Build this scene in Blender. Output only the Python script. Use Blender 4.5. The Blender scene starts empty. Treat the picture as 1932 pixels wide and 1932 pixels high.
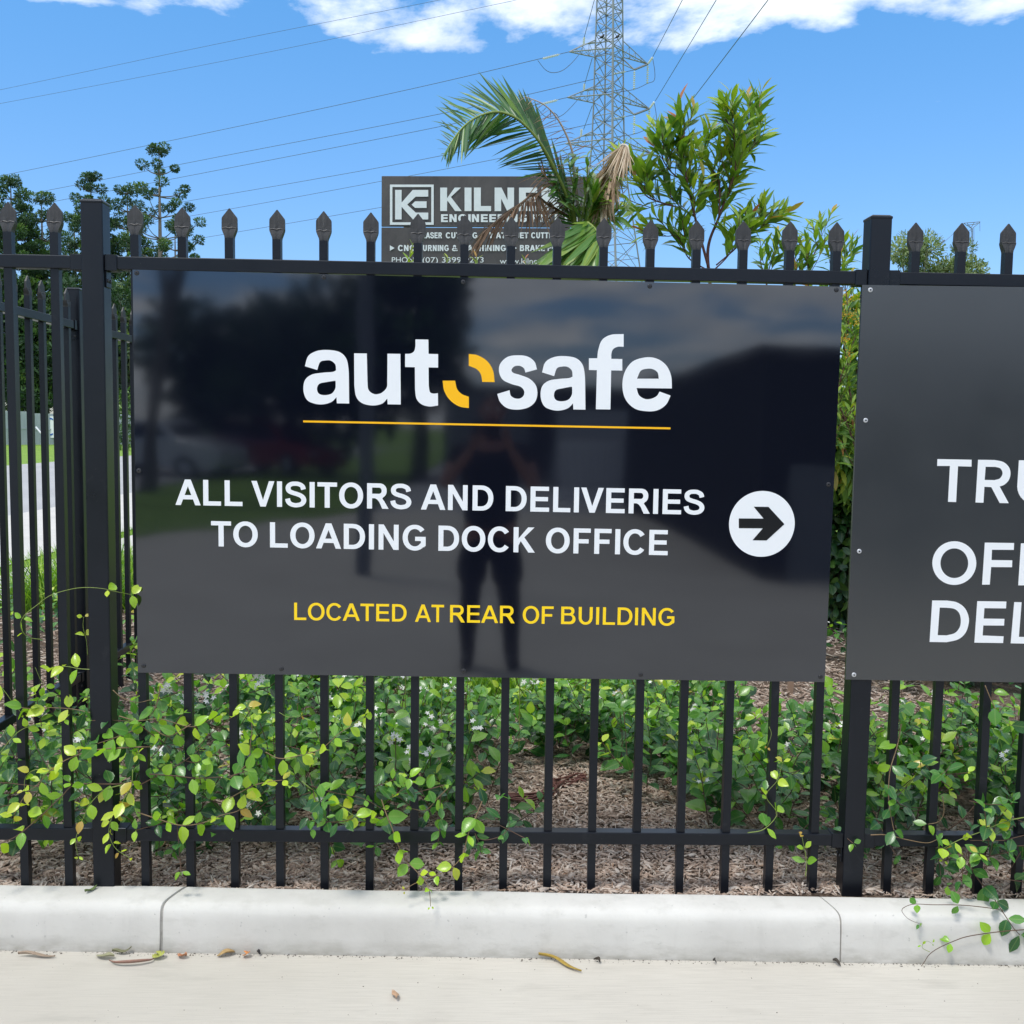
import bpy, math, random
import numpy as np
from mathutils import Vector, Matrix
from mathutils.geometry import tessellate_polygon
random.seed(7); RNG = np.random.default_rng(7)
SC = bpy.context.scene; COL = SC.collection; PI = math.pi

# ------------------------------------------------------------------ camera
CP, CY, CR = 0.0828, 0.0262, 0.0149
CAM = np.array([0.0, -3.138, 1.6]); FL = 1932.0
_F = np.array([math.sin(CY)*math.cos(CP), math.cos(CY)*math.cos(CP), -math.sin(CP)])
_R = np.cross(_F, [0, 0, 1]); _R /= np.linalg.norm(_R); _U = np.cross(_R, _F)
_R2 = _R*math.cos(CR)+_U*math.sin(CR); _U2 = -_R*math.sin(CR)+_U*math.cos(CR)
cam = bpy.data.objects.new('camera', bpy.data.cameras.new('camera')); COL.objects.link(cam)
cam.matrix_world = Matrix([[_R2[i], _U2[i], -_F[i], CAM[i]] for i in range(3)]+[[0, 0, 0, 1]])
cam.data.sensor_width = 36; cam.data.lens = 36.0; cam.data.clip_start = 0.02; cam.data.clip_end = 5000
SC.camera = cam

# ------------------------------------------------------------------ sky, sun, exposure
SUN_EL, SUN_AZ = math.radians(64), math.radians(222)     # azimuth clockwise from +Y: behind the viewer, to the left
SC.view_settings.view_transform = 'Standard'; SC.view_settings.look = 'None'
SC.view_settings.gamma = 1.0; SC.view_settings.use_curve_mapping = False
SC.view_settings.exposure = 0.70
sun = bpy.data.objects.new('sun', bpy.data.lights.new('sun', 'SUN')); COL.objects.link(sun)
sun.data.energy = 1.5; sun.data.angle = math.radians(12); sun.data.color = (1.0, 0.965, 0.91)
_sd = Vector((math.sin(SUN_AZ)*math.cos(SUN_EL), math.cos(SUN_AZ)*math.cos(SUN_EL), math.sin(SUN_EL)))
sun.rotation_euler = _sd.to_track_quat('Z', 'Y').to_euler()

class NT:
    def __init__(s, nt): s.nt = nt; s.nt.nodes.clear()
    def n(s, t, **k):
        nd = s.nt.nodes.new(t)
        for a, b in k.items():
            if a[0] == 'i' and a[1:].isdigit(): nd.inputs[int(a[1:])].default_value = b
            elif hasattr(nd, a): setattr(nd, a, b)
            else: nd.inputs[a.replace('_', ' ')].default_value = b
        return nd
    def l(s, a, b): s.nt.links.new(a, b)
    def m(s, op, a, b=None, c=None, clamp=False):
        nd = s.nt.nodes.new('ShaderNodeMath'); nd.operation = op; nd.use_clamp = clamp
        for i, v in enumerate((a, b, c)):
            if v is None: continue
            if isinstance(v, (int, float)): nd.inputs[i].default_value = v
            else: s.l(v, nd.inputs[i])
        return nd.outputs[0]
    def ramp(s, fac, stops, interp='LINEAR'):
        nd = s.nt.nodes.new('ShaderNodeValToRGB'); cr = nd.color_ramp; cr.interpolation = interp
        while len(cr.elements) < len(stops): cr.elements.new(0.5)
        for e, (p, c) in zip(cr.elements, stops):
            e.position = p; e.color = (c, c, c, 1) if isinstance(c, (int, float)) else (*c, 1)
        s.l(fac, nd.inputs[0]); return nd.outputs[0]
    def mix(s, fac, a, b, mode='MIX'):
        nd = s.nt.nodes.new('ShaderNodeMix'); nd.data_type = 'RGBA'; nd.blend_type = mode
        for v, i in ((fac, 0), (a, 6), (b, 7)):
            if isinstance(v, (int, float)): nd.inputs[i].default_value = v
            elif isinstance(v, tuple): nd.inputs[i].default_value = (*v, 1)
            else: s.l(v, nd.inputs[i])
        return nd.outputs[2]
    def noise(s, vec, scale, detail=4, rough=.5, dist=0.0):
        nd = s.n('ShaderNodeTexNoise', Scale=scale, Detail=detail, Roughness=rough, Distortion=dist)
        if vec is not None: s.l(vec, nd.inputs['Vector'])
        return nd.outputs[0]
    def mapv(s, vec, scale=(1, 1, 1), loc=(0, 0, 0)):
        nd = s.n('ShaderNodeMapping'); nd.inputs['Scale'].default_value = scale; nd.inputs['Location'].default_value = loc
        s.l(vec, nd.inputs['Vector']); return nd.outputs[0]

world = bpy.data.worlds.new("World"); SC.world = world; world.use_nodes = True
W = NT(world.node_tree)
sky = W.n('ShaderNodeTexSky'); sky.sky_type = 'NISHITA'; sky.sun_disc = False
sky.sun_elevation = SUN_EL; sky.sun_rotation = SUN_AZ; sky.air_density = 1.0; sky.dust_density = 0.4; sky.ozone_density = 2.2
geo = W.n('ShaderNodeTexCoord'); sep = W.n('ShaderNodeSeparateXYZ'); W.l(geo.outputs['Generated'], sep.inputs[0])
zz = W.m('ADD', W.m('MAXIMUM', sep.outputs[2], 0.0), 0.10)
comb = W.n('ShaderNodeCombineXYZ'); W.l(W.m('DIVIDE', sep.outputs[0], zz), comb.inputs[0]); W.l(W.m('DIVIDE', sep.outputs[1], zz), comb.inputs[1])
CLOUD_OFF = globals().get('CLOUD_OFF', (19.12, 11.5, 0))
cv = W.mapv(comb.outputs[0], (1, 1, 1), CLOUD_OFF)
c1 = W.noise(cv, 1.7, 10, .58, .15)
# clear towards the north beyond the fence, broken cloud overhead and behind the viewer
up_ = W.ramp(sep.outputs[2], [(0.0, 0.0), (0.305, 0.0), (0.342, 0.24), (0.40, .34), (1.0, 0.33)])
back_ = W.ramp(W.m("MULTIPLY", sep.outputs[1], -1.0), [(0.0, 0.0), (.35, .18), (.7, .29), (1.0, .30)])
cl = W.m("SUBTRACT", W.m("ADD", c1, W.m("MAXIMUM", up_, back_)), .125)
cmask = W.ramp(cl, [(0.0, 0.0), (0.60, 0.0), (0.66, 0.55), (0.74, 1.0)])
shade = W.noise(W.mapv(comb.outputs[0], (1, 1, 1), (CLOUD_OFF[0]+.12, CLOUD_OFF[1]-.10, 0)), 2.6, 6, .55, .2)
ccol = W.ramp(shade, [(0.3, (4.3, 4.6, 5.0)), (0.62, (6.4, 6.5, 6.6))])
tcol = W.ramp(sep.outputs[2], [(0.0, (.44, .46, .55)), (.10, (.46, .56, .72)), (.36, (.41, .73, .91)), (1.0, (.40, .70, .9))])
tint = W.mix(1.0, sky.outputs[0], tcol, 'MULTIPLY')
skyc = W.mix(cmask, tint, ccol)
bg = W.n('ShaderNodeBackground', Strength=0.15); W.l(skyc, bg.inputs[0])
wo = W.n('ShaderNodeOutputWorld'); W.l(bg.outputs[0], wo.inputs[0])

# ------------------------------------------------------------------ pixel (1932 px photo) -> place at a known distance
def ray(u, v):
    return _F + _R2*((u-966)/FL) + _U2*((966-v)/FL)
def at(u, v, Y):
    d = ray(u, v); t = (Y-CAM[1])/d[1]; return CAM+d*t
def atz(u, v, Z):
    d = ray(u, v); t = (Z-CAM[2])/d[2]; return CAM+d*t
def px(p):
    d = np.asarray(p, float)-CAM; z = d@_F; return 966+FL*(d@_R2)/z, 966-FL*(d@_U2)/z

# ------------------------------------------------------------------ objects
ORG = {}
def _props(o, label=None, cat=None, group=None, kind=None):
    if label: o['label'] = label
    if cat: o['category'] = cat
    if group: o['group'] = group
    if kind: o['kind'] = kind
    return o
def thing(name, label, cat, loc=(0, 0, 0), group=None):
    o = bpy.data.objects.new(name, None); COL.objects.link(o); o.location = loc; o.empty_display_size = .1
    ORG[o.name] = np.array(loc, float); return _props(o, label, cat, group)
def link(name, me, parent=None, label=None, cat=None, group=None, kind=None, loc=None):
    o = bpy.data.objects.new(name, me); COL.objects.link(o)
    if parent is not None:
        o.parent = parent; ORG[o.name] = ORG[parent.name]
        if loc is not None: o.location = Vector(np.asarray(loc)-ORG[parent.name])
    else:
        ORG[o.name] = np.zeros(3)
        if loc is not None: o.location = Vector(loc)
    return _props(o, label, cat, group, kind)

class MB:
    def __init__(s): s.v = []; s.f = []; s.m = []
    def add(s, vs, fs, mi=0):
        b = len(s.v); s.v += [tuple(map(float, p)) for p in vs]; s.f += [tuple(b+i for i in f) for f in fs]; s.m += [mi]*len(fs); return s
    def box(s, x0, x1, y0, y1, z0, z1, mi=0):
        vs = [(x, y, z) for z in (z0, z1) for y in (y0, y1) for x in (x0, x1)]
        return s.add(vs, [(0, 2, 3, 1), (4, 5, 7, 6), (0, 1, 5, 4), (2, 6, 7, 3), (0, 4, 6, 2), (1, 3, 7, 5)], mi)
    def obox(s, c, ax, half, mi=0):      # oriented box: ax three unit vectors
        c = np.array(c); A = [np.array(a)*h for a, h in zip(ax, half)]
        vs = [c+i*A[0]+j*A[1]+k*A[2] for k in (-1, 1) for j in (-1, 1) for i in (-1, 1)]
        return s.add(vs, [(0, 2, 3, 1), (4, 5, 7, 6), (0, 1, 5, 4), (2, 6, 7, 3), (0, 4, 6, 2), (1, 3, 7, 5)], mi)
    def loft(s, rings, cap=True, mi=0, close=True):
        n = len(rings[0]); b = len(s.v)
        for r in rings: s.v += [tuple(map(float, p)) for p in r]
        for i in range(len(rings)-1):
            for j in range(n if close else n-1):
                k = (j+1) % n
                s.f.append((b+i*n+j, b+i*n+k, b+(i+1)*n+k, b+(i+1)*n+j)); s.m.append(mi)
        if cap:
            s.f.append(tuple(b+j for j in reversed(range(n)))); s.m.append(mi)
            e = b+(len(rings)-1)*n; s.f.append(tuple(e+j for j in range(n))); s.m.append(mi)
        return s
    def tube(s, pts, r, n=6, mi=0, cap=True):
        pts = [np.array(p, float) for p in pts]; m = len(pts)
        rr = r if isinstance(r, (list, tuple, np.ndarray)) else [r]*m
        t0 = pts[1]-pts[0]; up = np.array([0, 0, 1.]) if abs(t0[2]) < .9*np.linalg.norm(t0) else np.array([1., 0, 0])
        rings = []
        for i in range(m):
            t = pts[min(i+1, m-1)]-pts[max(i-1, 0)]; t = t/(np.linalg.norm(t)+1e-12)
            a = np.cross(t, up); a /= np.linalg.norm(a)+1e-12; b_ = np.cross(a, t); up = b_
            rings.append([pts[i]+rr[i]*(a*math.cos(2*PI*k/n)+b_*math.sin(2*PI*k/n)) for k in range(n)])
        return s.loft(rings, cap, mi)
    def disc(s, c, ax, r, h, n=16, mi=0, dome=0):   # short cylinder from c along ax
        ax = np.array(ax, float); ax /= np.linalg.norm(ax); a = np.cross(ax, [0.3, .1, 1]); a /= np.linalg.norm(a); b_ = np.cross(ax, a); c = np.array(c, float)
        R = lambda rad, d: [c+ax*d+rad*(a*math.cos(2*PI*k/n)+b_*math.sin(2*PI*k/n)) for k in range(n)]
        rings = [R(r, 0), R(r, h)]
        if dome: rings = [R(r, 0), R(r, h*.4), R(r*.85, h*.8), R(r*.4, h)]
        return s.loft(rings, True, mi)
    def mesh(s, name, mats, origin=(0, 0, 0), smooth=False):
        me = bpy.data.meshes.new(name); o = np.array(origin, float)
        me.from_pydata([tuple(np.array(p)-o) for p in s.v] if np.any(o) else s.v, [], s.f)
        for m in (mats if isinstance(mats, (list, tuple)) else [mats]): me.materials.append(m)
        me.polygons.foreach_set('material_index', s.m)
        if smooth: me.polygons.foreach_set('use_smooth', [True]*len(s.f))
        me.update(); return me
    def build(s, name, mats, parent=None, smooth=False, **k):
        return link(name, s.mesh(name, mats, ORG[parent.name] if parent is not None else (0, 0, 0), smooth), parent, **k)
def bevel(o, w, seg=2, ang=40):
    m = o.modifiers.new('bevel', 'BEVEL'); m.width = w; m.segments = seg; m.limit_method = 'ANGLE'; m.angle_limit = math.radians(ang); return o
def catmull(pts, n=8):
    P = [np.array(p, float) for p in pts]; P = [2*P[0]-P[1]]+P+[2*P[-1]-P[-2]]; out = []
    for i in range(1, len(P)-2):
        for k in range(n):
            t = k/n; a, b, c, d = P[i-1], P[i], P[i+1], P[i+2]
            out.append(.5*((2*b)+(c-a)*t+(2*a-5*b+4*c-d)*t*t+(-a+3*b-3*c+d)*t**3))
    out.append(P[-2]); return out
def resample(pts, step):
    P = np.array(pts); d = np.r_[0, np.cumsum(np.linalg.norm(np.diff(P, axis=0), axis=1))]
    n = max(2, int(d[-1]/step)+1); s = np.linspace(0, d[-1], n)
    return np.stack([np.interp(s, d, P[:, i]) for i in range(3)], 1)

# ------------------------------------------------------------------ materials
def mat(name, fn):
    m = bpy.data.materials.new(name); m.use_nodes = True; n = NT(m.node_tree)
    out = n.n('ShaderNodeOutputMaterial'); bs = n.n('ShaderNodeBsdfPrincipled'); n.l(bs.outputs[0], out.inputs[0])
    tc = n.n('ShaderNodeTexCoord'); fn(n, bs, tc.outputs['Object'], out); return m
def setp(b, **k):
    for a, v in k.items():
        i = b.inputs[a.replace('_', ' ')]; i.default_value = (*v, 1) if isinstance(v, tuple) and len(v) == 3 else v
def bump(n, b, h, strength, dist):
    bp = n.n('ShaderNodeBump', Strength=strength, Distance=dist); n.l(h, bp.inputs['Height']); n.l(bp.outputs[0], b.inputs['Normal'])
def wpos(n): return n.n('ShaderNodeNewGeometry').outputs['Position']
def simple(name, col, rough=.5, metal=0., spec=.5, var=0., sc=8.):
    def f(n, b, o, out):
        setp(b, Base_Color=col, Roughness=rough, Metallic=metal, Specular_IOR_Level=spec)
        if var:
            x = n.noise(o, sc, 5); c = n.mix(x, tuple(c*(1-var) for c in col), tuple(min(1, c*(1+var)) for c in col)); n.l(c, b.inputs['Base Color'])
    return mat(name, f)

def f_fence(n, b, o, out):
    P = wpos(n); x = n.noise(P, 3.0, 5, .6); y = n.noise(P, 60, 4, .6)
    c = n.ramp(n.m('ADD', n.m('MULTIPLY', x, .8), n.m('MULTIPLY', y, .2)), [(.3, (.003, .0036, .006)), (.7, (.007, .0078, .0115))])
    c = n.mix(n.ramp(n.noise(n.mapv(P, (1, 1, .5)), 22, 7, .72, 1.5), [(.60, 0.), (.70, .55)]), c, (.022, .022, .025)); c = n.mix(n.ramp(n.noise(P, 140, 2), [(.78, 0.), (.80, .8)]), c, (.12, .12, .12)); n.l(c, b.inputs['Base Color'])
    n.l(n.ramp(x, [(.3, .26), (.7, .40)]), b.inputs['Roughness']); setp(b, Specular_IOR_Level=.36, Specular_Tint=(.82, .9, 1.0))
    bump(n, b, n.noise(P, 350, 2), .06, .001)
M_fence = mat('black_powder_coat', f_fence)
def f_spear(n, b, o, out):
    P = wpos(n); x = n.noise(n.mapv(P, (160, 160, 6)), 1.0, 4, .6)
    c = n.ramp(x, [(.35, (.012, .012, .013)), (.6, (.022, .022, .024)), (.8, (.06, .06, .06))]); n.l(c, b.inputs['Base Color'])
    setp(b, Roughness=.55, Specular_IOR_Level=.6)
M_spear = mat('scuffed_black_spear', f_spear)
def f_sign(n, b, o, out):
    P = wpos(n); x = n.noise(P, 2.2, 4, .6); y = n.noise(P, 500, 2)
    setp(b, Base_Color=(.0032, .0042, .0095), Specular_IOR_Level=1.0, IOR=1.555, Specular_Tint=(.88, .93, 1.0))
    n.l(n.ramp(x, [(.3, .040), (.7, .065)]), b.inputs['Roughness'])
    bump(n, b, n.m('ADD', n.noise(P, 1.6, 2), n.m('MULTIPLY', y, .0006)), .10, .02)
M_sign = mat('gloss_black_sign', f_sign)
def f_sign2(n, b, o, out):
    P = wpos(n); y = n.noise(P, 5, 5)
    setp(b, Base_Color=(.026, .030, .034), Specular_IOR_Level=.9, IOR=1.5)
    n.l(n.ramp(y, [(.3, .21), (.7, .27)]), b.inputs['Roughness'])
M_sign2 = mat('satin_charcoal_sign', f_sign2)
M_white = simple('white_vinyl', (.79, .81, .83), .3); M_yellow = simple('yellow_vinyl', (.93, .48, .004), .3)
M_yel2 = simple('bright_yellow_vinyl', (.95, .64, .006), .3); M_black_vinyl = simple('black_vinyl', (.006, .007, .009), .25)
M_screw = simple('dark_screw', (.05, .05, .055), .35, .7); M_screwl = simple('zinc_screw', (.55, .56, .58), .35, .4)

def f_conc(base, warm, lo, hi):
    def f(n, b, o, out):
        P = wpos(n); a = n.noise(P, 1.1, 6, .6); s = n.noise(n.mapv(P, (7, 260, 60)), 1.0, 4, .6); g = n.noise(P, 240, 3, .6); st = n.noise(n.mapv(P, (2.2, 9, 5)), 1.3, 6, .65)
        c = n.mix(n.ramp(a, [(.3, 0.), (.7, 1.)]), lo, hi)
        c = n.mix(n.m('MULTIPLY', n.ramp(s, [(.42, 0.), (.68, 1.)]), .5), c, tuple(x*.86 for x in lo))
        c = n.mix(n.m('MULTIPLY', n.ramp(st, [(.56, 0.), (.70, 1.)]), .34), c, tuple(x*.72 for x in lo))
        c = n.mix(n.ramp(g, [(.27, .45), (.36, 0.)]), c, tuple(x*.5 for x in lo))
        n.l(c, b.inputs['Base Color']); setp(b, Roughness=.85, Specular_IOR_Level=.3)
        bump(n, b, n.m('ADD', n.m('MULTIPLY', s, warm), g), .22, .002)
    return f
M_drive = mat('broomed_concrete', f_conc(1, 1.2, (.49, .455, .395), (.57, .535, .47)))
def f_kerb(n, b, o, out):
    P = wpos(n); a = n.noise(P, 2.6, 7, .62); g = n.noise(P, 90, 5, .65); h = n.noise(n.mapv(P, (1, 1, 2.5)), 9, 6, .65)
    sp = n.n('ShaderNodeSeparateXYZ'); n.l(P, sp.inputs[0])
    c = n.mix(n.ramp(a, [(.32, 0.), (.68, 1.)]), (.54, .52, .48), (.655, .635, .59))
    c = n.mix(n.m('MULTIPLY', n.ramp(h, [(.54, 0.), (.70, 1.)]), .38), c, (.44, .425, .38))
    h2 = n.noise(n.mapv(P, (6, 6, .8)), 2.2, 6, .7); c = n.mix(n.m('MULTIPLY', n.ramp(h2, [(.56, 0.), (.70, 1.)]), .17), c, (.40, .385, .35)); pt = n.noise(P, 55, 2); c = n.mix(n.ramp(pt, [(.72, 0.), (.75, .5)]), c, (.34, .33, .31))
    c = n.mix(n.ramp(g, [(.24, .6), (.33, 0.)]), c, (.2, .19, .17))
    low = n.m('MULTIPLY', n.ramp(sp.outputs[2], [(.0, 1.), (.018, .55), (.05, 0.)]), n.ramp(h, [(.35, .2), (.6, .85)]))
    c = n.mix(low, c, (.30, .28, .235)); n.l(c, b.inputs['Base Color']); setp(b, Roughness=.8, Specular_IOR_Level=.3)
    bump(n, b, n.m('ADD', g, n.m('MULTIPLY', a, 2.)), .2, .003)
M_kerb = mat('cast_kerb_concrete', f_kerb)
M_joint = simple('joint_filler', (.36, .345, .32), .9, var=.4, sc=60)
def f_mulch(n, b, o, out):
    P = wpos(n); a = n.noise(P, 45, 6, .7, .6); c2 = n.noise(P, 1.2, 3)
    c = n.ramp(a, [(.3, (.025, .018, .013)), (.45, (.09, .06, .042)), (.58, (.20, .15, .115)), (.72, (.34, .28, .225))])
    n.l(c, b.inputs['Base Color']); setp(b, Roughness=.95, Specular_IOR_Level=.2); bump(n, b, a, .8, .02)
M_mulch = mat('mulch_soil', f_mulch)
def f_chip(n, b, o, out):
    r = n.n('ShaderNodeNewGeometry').outputs['Random Per Island']; g = n.noise(n.mapv(wpos(n), (1, 1, 1)), 90, 4, .6)
    c = n.ramp(r, [(0., (.15, .095, .068)), (.2, (.32, .215, .16)), (.45, (.48, .36, .285)), (.7, (.58, .485, .41)), (.9, (.68, .61, .54)), (1., (.38, .20, .10))])
    c = n.mix(.38, c, n.ramp(g, [(.3, (.15, .095, .07)), (.7, (.62, .53, .44))])); n.l(c, b.inputs['Base Color']); setp(b, Roughness=.9, Specular_IOR_Level=.2)
M_chip = mat('wood_chip', f_chip)

def leafmat(name, stops, rough=.38, trans=.28, vein=.5, spec=.5, veinfreq=16):
    def f(n, b, o, out):
        at_ = n.n('ShaderNodeAttribute'); at_.attribute_name = 'tone'
        isl = n.n('ShaderNodeNewGeometry'); oi = n.n('ShaderNodeObjectInfo')
        rnd = n.m('FRACT', n.m('ADD', isl.outputs['Random Per Island'], oi.outputs['Random']))
        t = n.m('ADD', at_.outputs['Fac'], n.m('MULTIPLY', n.m('SUBTRACT', rnd, .5), .16), clamp=True)
        c = n.ramp(t, stops)
        uv = n.n('ShaderNodeUVMap'); sp = n.n('ShaderNodeSeparateXYZ'); n.l(uv.outputs[0], sp.inputs[0])
        du = n.m('ABSOLUTE', n.m('SUBTRACT', sp.outputs[0], .5))
        rib = n.ramp(du, [(.0, 1.), (.035, .8), (.06, 0.)])
        sv = n.m('SINE', n.m('MULTIPLY', n.m('SUBTRACT', sp.outputs[1], n.m('MULTIPLY', du, .55)), 6.283*veinfreq*.5))
        sv = n.ramp(sv, [(.75, 0.), (.98, .35)])
        v = n.m('MULTIPLY', n.m('MAXIMUM', rib, sv), vein)
        c = n.mix(v, c, n.mix(.5, c, (.42, .52, .18)))
        bl = n.noise(wpos(n), 38, 4, .6); c = n.mix(n.ramp(bl, [(.4, .0), (.7, .15)]), c, n.mix(.5, c, (.02, .05, .02)))
        n.l(c, b.inputs['Base Color']); setp(b, Roughness=rough, Specular_IOR_Level=spec)
        bump(n, b, n.m('MULTIPLY', sv, -1.0), .25, .002)
        tr = n.n('ShaderNodeBsdfTranslucent'); n.l(n.mix(1.0, c, (1.35, 1.5, .5), 'MULTIPLY'), tr.inputs[0])
        mx = n.n('ShaderNodeMixShader', i0=trans); n.l(b.outputs[0], mx.inputs[1]); n.l(tr.outputs[0], mx.inputs[2]); n.l(mx.outputs[0], out.inputs[0])
    return mat(name, f)
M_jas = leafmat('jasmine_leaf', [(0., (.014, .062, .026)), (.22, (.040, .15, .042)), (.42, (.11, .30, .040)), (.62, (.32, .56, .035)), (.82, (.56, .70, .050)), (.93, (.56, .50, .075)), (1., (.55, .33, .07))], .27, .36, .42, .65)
M_shrub = leafmat('narrow_shrub_leaf', [(0., (.030, .10, .025)), (.35, (.075, .18, .03)), (.6, (.20, .34, .03)), (.85, (.38, .46, .04)), (1., (.42, .13, .05))], .42, .3, .35)
M_hedge = leafmat('hedge_leaf', [(0., (.008, .03, .012)), (.5, (.025, .09, .02)), (1., (.16, .28, .04))], .3, .2, .2)
M_tree = leafmat('tree_leaf', [(0., (.022, .052, .030)), (.5, (.045, .105, .035)), (.8, (.10, .19, .035)), (1., (.20, .30, .05))], .6, .15, .0)
M_gum = leafmat('gum_leaf', [(0., (.09, .13, .055)), (.5, (.19, .25, .10)), (1., (.36, .40, .18))], .6, .2, .0)
M_palm = leafmat('palm_leaflet', [(0., (.014, .055, .02)), (.4, (.035, .12, .03)), (.75, (.09, .22, .03)), (1., (.28, .38, .05))], .35, .22, .3, veinfreq=0)
M_dead = leafmat('dead_palm_leaflet', [(0., (.09, .05, .03)), (.4, (.22, .13, .08)), (.75, (.42, .30, .20)), (1., (.62, .52, .40))], .8, .15, .1, veinfreq=0)
M_grass = leafmat('grass_blade', [(0., (.06, .15, .018)), (.5, (.17, .36, .03)), (1., (.42, .56, .07))], .5, .3, .0, veinfreq=0)
M_petal = simple('white_petal', (.82, .82, .76), .5); M_yflower = simple('yellow_blossom', (.75, .42, .02), .6)
M_stem_b = simple('brown_stem', (.10, .055, .032), .7, var=.4, sc=50); M_stem_g = simple('green_stem', (.20, .27, .05), .5, var=.3, sc=30)
M_stem_t = simple('tan_stem', (.20, .13, .065), .65, var=.3, sc=40); M_stem_r = simple('reddish_stem', (.11, .04, .03), .6, var=.3, sc=40)
M_bark = simple('grey_bark', (.13, .115, .10), .9, var=.45, sc=6)
# ================================================================== lettering
def ell(cx, cy, rx, ry, a0, a1, n=18, e=2.0):
    o = []
    for i in range(n+1):
        a = math.radians(a0+(a1-a0)*i/n); c, s = math.cos(a), math.sin(a)
        o.append((cx+rx*math.copysign(abs(c)**(2/e), c), cy+ry*math.copysign(abs(s)**(2/e), s)))
    return o
def stroke(pts, w, h):
    P = np.array(pts, float); T = np.gradient(P, axis=0); T /= np.linalg.norm(T, axis=1)[:, None]; N = np.stack([-T[:, 1], T[:, 0]], 1)*np.array([w/2, h/2])
    return [tuple(p) for p in P+N]+[tuple(p) for p in (P-N)[::-1]]
def cat2(pts, n=7): return [tuple(p[:2]) for p in catmull([(a, b, 0) for a, b in pts], n)]
ADV = dict(A=722, B=722, C=722, D=722, E=667, F=611, G=778, H=722, I=278, J=556, K=722, L=611, M=833, N=722, O=778, P=667, R=722, S=667, T=611, U=722, V=667, W=944, Y=667)
ADV['&'] = 722; ADV[' '] = 278
def glyph(c, w, h, geo=False):
    x0 = .102
    if c == 'I': return [[[(x0, 0), (x0+w, 0), (x0+w, 1), (x0, 1)]]]
    if c == 'L': return [[[(x0, 0), (.81, 0), (.81, h), (x0+w, h), (x0+w, 1), (x0, 1)]]]
    if c == 'T': m = .427; return [[[(m-w/2, 0), (m+w/2, 0), (m+w/2, 1-h), (.825, 1-h), (.825, 1), (.03, 1), (.03, 1-h), (m-w/2, 1-h)]]]
    if c == 'E': a, b_ = .505-h/2, .505+h/2; return [[[(x0, 0), (.872, 0), (.872, h), (x0+w, h), (x0+w, a), (.82, a), (.82, b_), (x0+w, b_), (x0+w, 1-h), (.855, 1-h), (.855, 1), (x0, 1)]]]
    if c == 'F': a, b_ = .49-h/2, .49+h/2; return [[[(x0, 0), (x0+w, 0), (x0+w, a), (.72, a), (.72, b_), (x0+w, b_), (x0+w, 1-h), (.80, 1-h), (.80, 1), (x0, 1)]]]
    if c == 'H': a, b_ = .5-h/2, .5+h/2; x1 = .906; return [[[(x0, 0), (x0+w, 0), (x0+w, a), (x1-w, a), (x1-w, 0), (x1, 0), (x1, 1), (x1-w, 1), (x1-w, b_), (x0+w, b_), (x0+w, 1), (x0, 1)]]]
    if c == 'A':
        k = w*1.06; s = .5-w*.55; y1 = .225; y2 = y1+h; L = lambda y: (s+.0)*y; inn = lambda y: k+ (s)*y
        return [[[(0, 0), (s, 1), (1.005-s, 1), (1.005, 0), (1.005-k, 0), (1.005-k-s*y1*.98, y1), (k+s*y1*.98, y1), (k, 0)], [(k+s*y2, y2), (1.005-k-s*y2, y2), (.5025, min(.86, y2+(.5025-k-s*y2)/(s)*1.0))]]]
    if c == 'V': return [[[(0, 1), (w*1.07, 1), (.466, .26 if w > .17 else .17), (.93-w*1.07, 1), (.93, 1), (.466+w*.53, 0), (.466-w*.53, 0)]]]
    if c == 'N': x1 = .906; k = w*.95; return [[[(x0, 0), (x0, 1), (x0+w*1.0, 1), (x1-k, w*1.65), (x1-k, 1), (x1, 1), (x1, 0), (x1-w, 0), (x0+k, 1-w*1.65), (x0+k, 0)]]]
    if c == 'M': x1 = 1.06; m = (x0+x1)/2; return [[[(x0, 0), (x0, 1), (x0+w*1.45, 1), (m, .32), (x1-w*1.45, 1), (x1, 1), (x1, 0), (x1-w, 0), (x1-w, .78), (m+w*.5, 0), (m-w*.5, 0), (x0+w, .78), (x0+w, 0)]]]
    if c == 'W': return [[[(0, 1), (.215, 0), (.215+w*1.0, 0), (.66, .70), (1.105-w*1.0, 0), (1.105, 0), (1.32, 1), (1.32-w*1.05, 1), (1.0, .30), (.66+w*.5, 1), (.66-w*.5, 1), (.32, .30), (w*1.05, 1)]]]
    if c == 'Y': return [[[(0, 1), (w*1.15, 1), (.466, .60), (.93-w*1.15, 1), (.93, 1), (.466+w/2, .40), (.466+w/2, 0), (.466-w/2, 0), (.466-w/2, .40)]]]
    if c == 'D':
        xr = .955
        return [[[(x0, 0)]+ell(.46, .5, xr-.46, .5, -90, 90, e=2.15)+[(x0, 1)], [(x0+w, h)]+ell(.45, .5, xr-.45-w, .5-h, -90, 90, e=2.15)+[(x0+w, 1-h)]]]
    if c == 'O': return [[ell(.543, .5, .487, .513, 0, 360, 40, 2.08)[:-1], ell(.543, .5, .487-w*1.03, .513-h*1.02, 0, 360, 40, 2.1)[:-1]]]
    if c == 'C': return [[stroke(ell(.525, .5, .475-w/2, .513-h/2, 36, 324, 40, 2.08), w, h)]]
    if c == 'G': return [[stroke(ell(.545, .5, .487-w/2, .513-h/2, 38, 322, 40, 2.08), w, h)], [[(.985-w*.95, .12), (.985-w*.30, .13), (.985, .19), (.985, .54), (.56, .54), (.56, .54-h), (.985-w*.95, .54-h)]]]
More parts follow.
